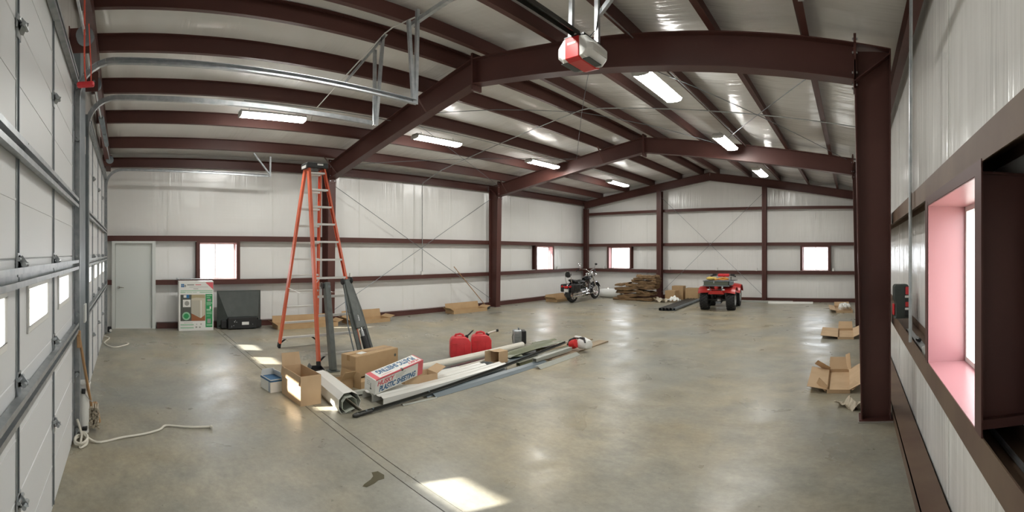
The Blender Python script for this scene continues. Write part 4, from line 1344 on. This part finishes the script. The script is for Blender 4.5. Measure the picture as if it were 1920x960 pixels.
def cord(label, pts, r, mtl, name='cord', cat='cord', group=None):
    P_ = [Vector(p) for p in pts]
    out = []
    for i in range(len(P_) - 1):
        p0, p1, p2, p3 = P_[max(i - 1, 0)], P_[i], P_[i + 1], P_[min(i + 2, len(P_) - 1)]
        for k in range(6):
            u_ = k / 6
            out.append(.5 * ((2 * p1) + (p2 - p0) * u_ + (2 * p0 - 5 * p1 + 4 * p2 - p3) * u_ ** 2 + (3 * p1 - p0 - 3 * p2 + p3) * u_ ** 3))
    out.append(P_[-1])
    return tag(MB().tube(out, r, 7).build(name, M[mtl], None, smooth=True), label, cat, group)


import math as _m


def fxy(x, y, z=0.0):
    a = (1595.67 - x) / F
    d_ = F * (1.8 - z) / (y - 474.5)
    return (-d_ * _m.sin(a), d_ * _m.cos(a), z)


coil = []
c0 = Vector(fxy(152, 831))
for i in range(26):
    a = 2 * PI * i / 10
    coil.append((c0.x + .11 * math.cos(a) + .01 * math.sin(i), c0.y + .06 * math.sin(a), .012 + .0035 * i / 2))
cord('off white cord snaking from the garage door onto the open floor', [(-4.40, -.49, .2), (-4.41, -.45, .05)] + coil + [fxy(x, y, .012) for x, y in ((182, 829), (230, 820), (268, 814), (298, 806), (310, 798), (330, 799), (360, 801), (395, 800))], .011, 'rope')
o = MB().ball(fxy(396, 800, .02), .018, 8).build('plug', M['rope'], bpy.data.objects['cord'])
cord('short white cord by the far garage door near the walk door', [fxy(x, y, .012) for x, y in ((196, 630), (205, 634), (196, 643), (212, 651), (232, 648), (241, 644), (236, 642))], .014, 'rope')
o = cord('red rope with a red handle hanging beside the near garage door', [(-4.22, -.40, 4.45), (-4.21, -.40, 4.0), (-4.20, -.40, 3.52), (-4.22, -.39, 3.40), (-4.18, -.39, 3.36)], .008, 'cord_red', 'pull_rope', 'pull rope')
MB().cbox((-4.20, -.39, 3.345), (.05, .16, .05), (0, 0, R(-4))).build('pull_handle', M['red'], o, bevel=.012)
MB().tube([(-4.20, -.36, 3.9), (-4.20, -.34, 3.5), (-4.19, -.34, 3.37)], .006, 6).build('tail', M['cord_red'], o)
t = thing('door_sensor', 'tiny door safety sensor on the floor by the walk door corner', 'sensor', (-10.32, -.42, 0))
MB().cbox((0, 0, .09), (.06, .09, .12)).build('case', M['black'], t, bevel=.01)
MB().cyl((.03, .02, .07), (.05, .03, .07), .03, 12).build('lens', M['outlet'], t)
MB().cbox((0, 0, .015), (.04, .06, .03)).build('bracket', M['galv'], t)

# ---- stick leaning by the middle column
t = thing('dust_mop', 'thin wooden handled mop leaning on the wall left of the middle column', 'mop', (-10.5, 10.45, 0))
MB().tube([(-10.81, 9.25, 1.38), (-10.55, 10.4, .08)], .013, 8).build('handle', M['wood'], t, world=True)
MB().cbox((-10.53, 10.44, .05), (.10, .24, .07), (0, 0, R(20))).build('mop_head', M['dark_grey'], t, world=True, bevel=.015)
MB().cbox((-10.80, 9.36, 1.22), (.03, .08, .08)).build('paper_tag', M['white'], t, world=True)

# ---- jump starter case and scraps on the near girt
t = thing('starter_case', 'black and red hard case standing on the girt behind the near column', 'case', (.492, 4.56, 1.157), R(4))
sx = [(-.072, 0), (.072, 0), (.076, .02), (.076, .30), (.060, .335), (-.060, .335), (-.076, .315), (-.076, .19), (-.058, .15), (-.058, .02)]
MB().prism(sx, (0, -.075, 0), (0, .03, 0)).build('black_shell', M['dark_grey'], t, bevel=.008, seg=2)
MB().box((.026, -.083, .02), (.081, .055, .318)).build('side_panel', M['black'], t, bevel=.006)
MB().box((.034, -.088, .235), (.084, .06, .312)).build('red_panel', M['red'], t, bevel=.006)
MB().box((.034, -.086, .115), (.083, .06, .165)).build('red_panel', M['opener_red'], t, bevel=.004)
for z in (.205, .085):
    MB().box((.030, -.092, z), (.088, .06, z + .022)).build('white_clip', M['white'], t, bevel=.003)
MB().box((-.076, -.03, .03), (-.062, .04, .14)).build('red_edge', M['red'], t, bevel=.003)
mb = MB().grid(lambda i, j: (.50 + .11 * i, 2.95 + .28 * j, 1.12 + .05 * math.sin(i * 6 + 1) * math.cos(j * 5) + .03 * i), 8, 8)
o = mb.build('plastic_scrap', M['white'], None, solid=.003, jitter=.006)
tag(o, 'crumpled white plastic scrap on the girt left of the pink window', 'scrap')
o = MB().prism(thick([(-.02, .0), (-.02, .018), (.02, .018), (.02, 0)], .003), (.535, 3.15, 1.075), (.535, 4.25, 1.075)).build('loose_channel', M['galv'], None)
tag(o, 'loose galvanised strip lying in the near girt before the hard case', 'metal scrap')
o = MB().cbox((.535, 3.62, 1.112), (.03, .06, .03), (0, 0, .3)).build('cable_clamp', M['black'], None, bevel=.008)
tag(o, 'tiny black clamp on the galvanised strip in the near girt', 'clamp')

# ---- far end: roll, slabs, cartons, pipes, trims
t = thing('plastic_roll', 'fat white plastic wrapped roll lying between motorcycle and slab stack', 'roll', (-9.33, 16.15, 0), R(4))
MB().lathe([(0, -.02), (.10, -.01), (.15, .0), (.175, .04), (.18, .5), (.18, 1.0), (0, 1.02)], 20, Matrix.Translation((-.45, 0, .18)) @ Matrix.Rotation(PI / 2, 4, 'Y')).build('wrapped_roll', M['poly'], t, smooth=True, jitter=.004)
MB().lathe([(.03, -.026), (.06, -.026), (.06, .0), (.03, 0)], 14, Matrix.Translation((-.45, 0, .18)) @ Matrix.Rotation(PI / 2, 4, 'Y')).build('core', M['carton'], t)


def slab(label, x0, x1, y, z, th, dep, rz, tilt):
    n = 22
    rnd = random.Random(int(z * 1000) + int(x0 * 10))
    ph = [rnd.uniform(0, 6) for _ in range(4)]
    L2 = (x1 - x0) / 2

    def fn(i, j):
        x = -L2 + 2 * L2 * i
        a = 2 * PI * j
        dy = dep / 2 * (1 + .10 * math.sin(i * 7 + ph[0]) + .05 * math.sin(i * 17 + ph[1]))
        yy = max(-1, min(1, math.cos(a) * 1.5)) * dy
        zz = max(-1, min(1, math.sin(a) * 1.6)) * th * .52 * (1 + .2 * math.sin(i * 11 + ph[2]))
        return (x + .03 * math.sin(a * 2 + ph[3]) * (1 if abs(i - .5) > .45 else 0), yy + .03 * math.sin(i * 5 + ph[1]), zz + tilt * (i - .5) + .02 * math.sin(i * 4 + ph[2]))
    mb = MB().grid(fn, n, 14)
    mb.f += [tuple(range(0, 14)), tuple(range(n * 15, n * 15 + 14))]
    o = mb.build('wood_slab', M['slab_pale' if rnd.random() > .5 else 'slab_wood'], None, jitter=.007)
    o.location = ((x0 + x1) / 2, y, z)
    o.rotation_euler = (0, 0, rz)
    return tag(o, label, 'wood slab', 'stacked rough wood slabs')


rows = [(-8.80, -7.15, .06, .10, .62, 0, .0, 'lowest rough slab of the wood stack on the floor'),
        (-8.62, -7.25, .19, .12, .55, 2, .10, 'second rough slab from the bottom tilting up to the right'),
        (-8.70, -7.75, .33, .09, .50, -3, .08, 'third slab from the bottom, short, at the left of the stack'),
        (-7.80, -7.15, .31, .10, .50, 3, -.02, 'short dark slab at the right of the third layer'),
        (-8.72, -7.10, .46, .11, .58, 0, .04, 'fourth slab from the bottom running the full stack width'),
        (-8.75, -8.20, .60, .09, .46, 6, .02, 'short pale ended slab poking out left at the fifth layer'),
        (-8.28, -7.05, .59, .10, .52, -2, .01, 'fifth slab from the bottom set back to the right'),
        (-8.02, -7.00, .71, .11, .50, 1, -.03, 'sixth slab from the bottom in the stack right half'),
        (-7.92, -7.02, .82, .09, .46, 3, -.02, 'slab just under the top of the wood stack'),
        (-7.85, -7.08, .92, .09, .42, -1, -.04, 'topmost rough slab of the wood stack')]
for x0, x1, z, th, dep, rz, ti, lab in rows:
    slab(lab, x0, x1, 15.75, z, th, dep, R(rz), ti)
o = MB().grid(lambda i, j: (-7.02 + .5 * i, 15.35 + .35 * j, .05 + .07 * math.sin(i * 9 + 1) * math.cos(j * 7) + .05 * (1 - i)), 10, 8).build('bark_scraps', M['paper'], None, solid=.004, jitter=.02)
tag(o, 'heap of pale bark and paper scraps right of the slab stack', 'scrap')
carton('carton', 'tall brown carton nearest the ATV in the far carton group', (-5.93, 16.58, 0), R(4), (.50, .40, .46), None, 'carton')
carton('carton', 'lower brown carton at the left of the far carton group', (-6.62, 16.15, 0), R(-5), (.42, .36, .38), None, 'carton')
carton('carton', 'back brown carton half hidden behind the far carton group', (-6.52, 16.60, 0), R(2), (.46, .34, .53), None, 'carton')
o = MB().grid(lambda i, j: (-6.55 + .42 * i, 15.55 + .25 * j, .08 + .13 * math.sin(PI * i) * math.sin(PI * j) + .03 * math.sin(i * 17 + j * 9)), 12, 8).build('plastic_wrap', M['poly'], None, solid=.003, jitter=.018)
tag(o, 'crumpled clear plastic wrap in front of the far cartons', 'plastic wrap')
labs = ('leftmost of five long dark pipes on the floor left of the ATV', 'second from left of the five long dark pipes', 'middle of the five long dark pipes by the ATV', 'second from right of the five long dark pipes', 'rightmost of the five long dark pipes, nearest the ATV')
for i in range(5):
    x = -5.78 + .105 * i
    y = 13.12 + .03 * i
    p, q = Vector((x, y, .05)), Vector((x - .25, y + 3.2, .05))
    dd = (q - p).normalized()
    o = MB().lathe([(.036, 0), (.050, 0), (.050, (q - p).length), (.036, (q - p).length), (.036, 0)], 16, Matrix.Translation(p) @ dd.to_track_quat('Z', 'Y').to_matrix().to_4x4()).build('long_pipe', M['galv_dark' if i == 4 else 'pipe_black'], None, smooth=True)  # last pipe lighter: light on its top put into the material
    tag(o, labs[i], 'pipe', 'five long pipes on the floor')
length('floor_trim', 'dark grey long trim lying along the far wall right of the ATV', 'metal trim', thick([(-.07, 0), (-.07, .06), (.06, .05), (.07, 0)], .004), (-4.15, 16.45, 0), (-2.1, 16.50, 0), 'grey_trim', 'trims along the far wall')
length('floor_trim', 'bright white long trim on the floor below the right gable window', 'metal trim', thick([(-.07, 0), (-.05, .06), (.05, .06), (.07, 0)], .004), (-2.95, 16.25, 0), (-1.35, 16.30, 0), 'gutter', 'trims along the far wall')
# ================================================================== MOTORCYCLE (local: +y forward, base at the ground)
RXm = Matrix.Rotation(PI / 2, 4, 'Y')        # lathe axis to x
t = thing('motorcycle', 'black cruiser motorcycle with chrome pipes and saddlebags facing the far corner', 'motorcycle', (-9.55, 13.78, 0), R(2))
YR, YFw = 0.0, 1.66


def wheel(y, r_, w_, nm, spokes=14):
    T = Matrix.Translation((0, y, r_)) @ RXm
    k = r_ - .11
    ty = MB().lathe([(k, -w_ * .42), (k + .05, -w_ * .5), (r_ - .02, -w_ * .40), (r_, -w_ * .15), (r_, w_ * .15), (r_ - .02, w_ * .40), (k + .05, w_ * .5), (k, w_ * .42), (k, -w_ * .42)], 32, T).build('tyre', M['rubber'], t, smooth=True)
    MB().lathe([(k - .02, -w_ * .35), (k + .004, -w_ * .40), (k + .004, w_ * .40), (k - .02, w_ * .35), (k - .02, -w_ * .35)], 28, T).build('rim', M['chrome'], ty, smooth=True)
    mb = MB()
    for i in range(spokes):
        a = 2 * PI * i / spokes
        for s in (-1, 1):
            mb.tube([(s * .04, y + .03 * math.cos(a + .3 * s), r_ + .03 * math.sin(a + .3 * s)), (0, y + (k - .01) * math.cos(a), r_ + (k - .01) * math.sin(a))], .004, 4)
    mb.build('spokes', M['chrome'], ty)
    MB().cyl((-.06, y, r_), (.06, y, r_), .045, 14).build('hub', M['chrome'], ty, smooth=True)
    return ty


wheel(YR, .33, .17, 'rear')
wheel(YFw, .32, .12, 'front')


def fender(y, zc, r_, w_, a0, a1, n=14):
    mb = MB()

    def fn(i, j):
        a = a0 + (a1 - a0) * i
        b = PI * (j - .5)
        rr = r_ - .10 * (1 - math.cos(b * .8))
        return (math.sin(b) * w_, y + rr * math.cos(a), zc + rr * math.sin(a))
    mb.grid(fn, n, 8)
    return mb.build('fender', M['bike_paint'], t, smooth=True, solid=.004)


fender(YR, .36, .38, .11, R(20), R(205))
fender(YFw, .34, .37, .085, R(20), R(165))
fk = MB()
for s in (-1, 1):
    fk.tube([(s * .10, YFw - .0, .32), (s * .10, YFw - .42, 1.02)], [.026, .022], 10)
fk.build('fork', M['chrome'], t, smooth=True)
MB().cbox((0, YFw - .36, .93), (.24, .05, .05)).cbox((0, YFw - .42, 1.02), (.24, .06, .04)).build('triple_clamp', M['chrome'], t, bevel=.008)
MB().lathe([(0, -.10), (.07, -.09), (.10, -.02), (.10, .04), (.085, .05), (0, .055)], 18, Matrix.Translation((0, YFw - .24, .93)) @ Matrix.Rotation(-PI / 2, 4, 'X')).build('headlight', M['chrome'], t, smooth=True)
hb = MB().tube([(-.40, YFw - .68, 1.12), (-.30, YFw - .60, 1.20), (-.12, YFw - .46, 1.16), (0, YFw - .44, 1.08), (.12, YFw - .46, 1.16), (.30, YFw - .60, 1.20), (.40, YFw - .68, 1.12)], .014, 10).build('handlebar', M['chrome'], t, smooth=True)
for s in (-1, 1):
    MB().cyl((s * .33, YFw - .62, 1.185), (s * .43, YFw - .71, 1.10), .02, 10).build('grip', M['rubber'], hb)
    MB().tube([(s * .30, YFw - .60, 1.20), (s * .33, YFw - .58, 1.30), (s * .36, YFw - .56, 1.36)], .007, 6).build('mirror_stem', M['chrome'], hb)
    MB().ball((s * .37, YFw - .56, 1.38), (.06, .018, .04), 12).build('mirror', M['black'] if s > 0 else M['chrome'], hb, smooth=True)
# short chrome windscreen bracket with lamps
for s in (-1, 0, 1):
    MB().lathe([(0, -.05), (.05, -.04), (.06, .02), (.055, .03), (0, .03)], 14, Matrix.Translation((s * .17, YFw - .30, .93 + (.12 if s == 0 else .04))) @ Matrix.Rotation(-PI / 2, 4, 'X')).build('spot_lamp', M['chrome'], t, smooth=True)
# frame, engine
fr = MB()
for s in (-1, 1):
    fr.tube([(s * .03, YFw - .46, .92), (s * .06, 1.08, .45), (s * .09, .95, .20), (s * .10, .45, .19), (s * .10, .05, .34)], .02, 8)
    fr.tube([(s * .03, YFw - .50, .92), (s * .05, .80, .74), (s * .09, .38, .62), (s * .10, -.05, .62)], .018, 8)
fr.build('chassis', M['black_paint'], t, smooth=True)
en = MB().cbox((0, .68, .34), (.26, .46, .22)).cyl((-.17, .60, .36), (.17, .60, .36), .12, 20).cyl((-.16, .84, .34), (.16, .84, .34), .09, 18)
en.build('crankcase', M['engine'], t, bevel=.015, smooth=True)
for sgn in (-1, 1):
    ax_ = Vector((0, sgn * .42, 1)).normalized()
    p0 = Vector((0, .70 + sgn * .09, .45))
    cy = MB()
    for i in range(6):
        cy.cyl(p0 + ax_ * (.03 * i), p0 + ax_ * (.03 * i + .016), .085, 16)
    cy.cyl(p0, p0 + ax_ * .2, .07, 14)
    c_ = cy.build('cylinder', M['black_paint'], t)
    MB().cyl(p0 + ax_ * .19, p0 + ax_ * .25, .08, 14, .05).build('rocker_cover', M['chrome'], c_, smooth=True)
MB().cyl((.13, .68, .60), (.20, .68, .60), .085, 18).build('air_cleaner', M['chrome'], t, smooth=True)
for k, (z0, z1) in enumerate(((.26, .24), (.36, .34))):
    MB().tube([(.10, .78 + .06 * k, .55), (.17, .86 - .1 * k, .42), (.19, .72, z0 + .02), (.20, .3, z1), (.20, -.30, z1)], [.024, .026, .028, .042, .044], 12).build('exhaust_pipe', M['chrome'], t, smooth=True)
# tank, seat, backrest
mb = MB()


def tank(i, j):
    a = 2 * PI * j
    p = .80 + .52 * i
    sc_ = math.sin(PI * (.12 + .86 * i)) ** .6
    return (math.cos(a) * .145 * sc_, p, .80 + .05 * i + math.sin(a) * .11 * sc_)


MB().grid(tank, 12, 18).build('fuel_tank', M['bike_paint'], t, smooth=True)
MB().cbox((0, 1.02, .925), (.06, .22, .02)).build('tank_dash', M['chrome'], t, bevel=.008)


def seat(i, j):
    a = 2 * PI * j
    y = -.22 + 1.03 * i
    wd = .15 if i > .35 else .12
    zt = .72 + (.07 if i < .4 else 0) + .03 * math.cos(i * 9)
    k = min(1, 6 * i, 6 * (1 - i)) ** .5
    return (math.cos(a) * wd * k, y, zt + math.sin(a) * .065 * k)


MB().grid(seat, 16, 14).build('seat', M['leather'], t, smooth=True)
bp_ = MB().ball((0, -.27, 1.02), (.14, .045, .11), 14).build('backrest', M['leather'], t, smooth=True)
MB().tube([(-.12, -.16, .62), (-.125, -.27, .88), (-.10, -.29, 1.10), (0, -.30, 1.15), (.10, -.29, 1.10), (.125, -.27, .88), (.12, -.16, .62)], .012, 8).build('sissy_bar', M['chrome'], bp_, smooth=True)
for s in (-1, 1):
    sb = MB().box((s * .14, -.36, .40), (s * .28, .14, .68)).build('saddlebag', M['leather'], t, bevel=.035, seg=3, smooth=True)
    for y in (-.22, .02):
        MB().cbox((s * .283, y, .55), (.008, .03, .22)).build('strap', M['black'], sb)
        MB().cbox((s * .288, y, .50), (.008, .035, .03)).build('buckle', M['chrome'], sb)
    MB().cyl((s * .17, -.36, .60), (s * .17, -.42, .60), .035, 14).build('turn_signal', M['tail_red'], t, smooth=True)
MB().cbox((0, -.385, .60), (.26, .03, .03)).build('signal_bar', M['chrome'], t, bevel=.008)
MB().cbox((0, -.40, .58), (.16, .07, .09)).build('tail_light', M['tail_red'], t, bevel=.025, seg=2, smooth=True)
MB().cbox((0, -.40, .46), (.18, .008, .11)).build('number_plate', M['white'], t)
for s in (-1, 1):
    MB().cbox((s * .24, .62, .30), (.12, .26, .025)).build('footboard', M['chrome'], t, bevel=.008)
MB().tube([(-.22, .5, .22), (-.30, .40, .02)], .012, 8).build('kickstand', M['black_paint'], t)
eg = MB().tube([(-.08, .98, .62), (-.30, 1.0, .55), (-.32, 1.0, .30), (-.08, .98, .24)], .014, 8).tube([(.08, .98, .62), (.30, 1.0, .55), (.32, 1.0, .30), (.08, .98, .24)], .014, 8)
eg.build('crash_bar', M['chrome'], t, smooth=True)

# ================================================================== ATV
t = thing('quad_bike', 'red four wheeled ATV with cargo rack parked facing the far wall', 'ATV', (-4.16, 14.02, 0), R(6))


def knobby(x, y, r_, w_):
    T = Matrix.Translation((x, y, r_)) @ RXm
    k = r_ - .15
    ty = MB().lathe([(k, -w_ * .45), (k + .05, -w_ * .5), (r_ - .05, -w_ * .5), (r_ - .015, -w_ * .38), (r_ - .012, w_ * .38), (r_ - .05, w_ * .5), (k + .05, w_ * .5), (k, w_ * .45), (k, -w_ * .45)], 28, T)
    for i in range(20):
        for j, dx in enumerate((-.36, -.12, .12, .36)):
            a = 2 * PI * (i + .5 * (j % 2)) / 20
            cy_, cz_ = y + (r_ - .008) * math.cos(a), r_ + (r_ - .008) * math.sin(a)
            ty.cbox((x + dx * w_, cy_, cz_), (w_ * .20, .045, .028), (a - PI / 2, 0, 0))
    o = ty.build('tyre', M['rubber'], t)
    s = 1 if x > 0 else -1
    MB().lathe([(0, .0), (.05, .0), (.06, .02), (k - .03, -.02), (k, .03), (k + .005, .0), (k + .005, -.12), (0, -.12)], 24, Matrix.Translation((x + s * w_ * .38, y, r_)) @ Matrix.Rotation(s * PI / 2, 4, 'Y')).build('wheel_rim', M['galv'], o, smooth=True)
    return o


for x, y, w_ in ((-.42, 0, .27), (.42, 0, .27), (-.44, 1.22, .21), (.44, 1.22, .21)):
    knobby(x, y, .315, w_)
MB().cyl((-.35, 0, .315), (.35, 0, .315), .035, 12).build('axle', M['black_paint'], t, smooth=True)
MB().cyl((-.35, 1.22, .315), (.35, 1.22, .315), .03, 12).build('axle', M['black_paint'], t, smooth=True)
MB().ball((.03, .02, .30), (.12, .12, .11), 14).build('differential', M['engine'], t, smooth=True)
MB().cbox((.02, -.06, .24), (.18, .10, .07)).build('hitch_plate', M['galv_dark'], t, bevel=.01)
MB().cbox((0, .62, .42), (.34, .80, .34)).build('engine_block', M['black_paint'], t, bevel=.03)
MB().cyl((-.19, -.28, .56), (-.19, .35, .52), .06, 16).build('muffler', M['engine'], t, smooth=True)
MB().cyl((-.19, -.30, .56), (-.19, -.28, .56), .035, 12).build('muffler_tip', M['black'], t)
for s in (-1, 1):
    MB().tube([(s * .10, .1, .34), (s * .20, .02, .62)], .03, 8).build('shock', M['black'], t)


def atv_fender(y, r_, s, wd, nm, a0=R(-8), a1=R(188)):
    def fn(i, j):
        a = a0 + (a1 - a0) * i
        x = s * (.17 + wd * j)
        rr = r_ + .02 * math.sin(PI * j)
        z = .40 + rr * math.sin(a) * .90 - .03 * j * j
        return (x, y + rr * math.cos(a), z)
    return MB().grid(fn, 14, 6).build(nm, M['atv_red'], t, solid=.012, smooth=True)


for s in (-1, 1):
    atv_fender(.02, .40, s, .42, 'rear_fender', R(38), R(152))
    atv_fender(1.22, .40, s, .42, 'front_fender', R(20), R(165))
MB().prism([(-.26, .52), (.26, .52), (.20, .62), (-.20, .62)], (0, -.36, 0), (0, -.10, .02)).build('tail_panel', M['atv_red'], t, bevel=.012)
for s in (-1, 1):
    MB().cbox((s * .24, -.40, .665), (.08, .03, .035)).build('tail_light', M['white'], t, bevel=.01)
    MB().bar((s * .22, -.36, .74), (s * .14, -.34, .56), .03, .02).build('tail_bracket', M['galv_dark'], t)
MB().prism([(-.19, 0), (.19, 0), (.17, .10), (-.17, .10)], (0, .10, .74), (0, .80, .74)).build('seat', M['leather'], t, bevel=.03, seg=2, smooth=True)
MB().prism([(-.15, 0), (.15, 0), (.11, .16), (-.11, .16)], (0, .78, .72), (0, 1.10, .78)).build('tank_cover', M['atv_red'], t, bevel=.03, seg=2, smooth=True)
MB().prism([(-.18, .0), (.18, .0), (.15, .12), (-.15, .12)], (0, 1.08, .80), (0, 1.62, .70)).build('hood', M['atv_red'], t, bevel=.02, smooth=True)
hb = MB().tube([(-.40, .88, 1.02), (-.20, .98, 1.06), (0, 1.02, 1.00), (.20, .98, 1.06), (.40, .88, 1.02)], .014, 8).build('handlebar', M['black'], t, smooth=True)
MB().cbox((0, 1.0, 1.05), (.40, .12, .10)).build('bar_pod', M['red'], hb, bevel=.03, seg=2)
for s in (-1, 1):
    MB().cyl((s * .30, .93, 1.05), (s * .43, .865, 1.015), .022, 10).build('grip', M['rubber'], hb)
    MB().cbox((s * .31, .98, 1.06), (.14, .03, .07)).build('hand_guard', M['black'], hb, bevel=.012)
rk = MB()
for x in (-.36, -.18, 0, .18, .36):
    rk.tube([(x, -.36, .775), (x, .22, .775)], .010, 6)
for y in (-.36, -.07, .22):
    rk.tube([(-.42, y, .775), (.42, y, .775)], .012, 6)
rk.build('rear_rack', M['galv_dark'], t)
rk = MB()
for x in (-.30, -.1, .1, .30):
    rk.tube([(x, 1.15, .87), (x, 1.62, .85)], .010, 6)
for y, z in ((1.15, .87), (1.62, .85)):
    rk.tube([(-.38, y, z), (.38, y, z)], .012, 6)
rk.build('front_rack', M['black'], t)
MB().cyl((.36, .3, .78), (.36, .3, 1.04), .012, 8).build('flag_stub', M['black'], t)
# cargo on the rack (rests on it: things of their own)
c_ = thing('cargo_box', 'low olive cargo tray strapped on the ATV rear rack', 'cargo box', (-4.16, 13.99, .79), R(6))
MB().box((-.40, -.32, 0), (.38, .06, .13)).build('tray', M['khaki'], c_, bevel=.01)
MB().box((-.42, -.34, .125), (.40, .08, .15)).box((-.42, -.34, .0), (.40, .08, .012)).build('rim', M['galv_dark'], c_, bevel=.004)
MB().cbox((-.07, -.342, .11), (.03, .006, .07)).build('latch', M['galv'], c_)
MB().cbox((.45, -.13, .07), (.10, .36, .12)).build('side_bin', M['blue_grey'], c_, bevel=.012)
o = MB().ball((0, 0, .055), (.15, .12, .055), 14).ball((.08, .05, .05), (.12, .10, .05), 12).build('yellow_bag', M['yellow'], None, smooth=True, jitter=.006)
o.location = (-4.36, 13.84, .944)
tag(o, 'crumpled yellow bag on the ATV cargo tray', 'bag')
o = MB().tube([(-.20, -.05, .02), (-.08, -.10, .05), (.05, -.06, .03), (.18, -.09, .05), (.20, .02, .03), (.05, .06, .06), (-.1, .02, .06), (.1, -.02, .09), (.2, .06, .05)], .022, 6).build('orange_strap', M['strap_orange'], None, smooth=True)
o.location = (-3.99, 13.82, .944)
tag(o, 'bundled orange tie strap beside the yellow bag on the ATV', 'strap')
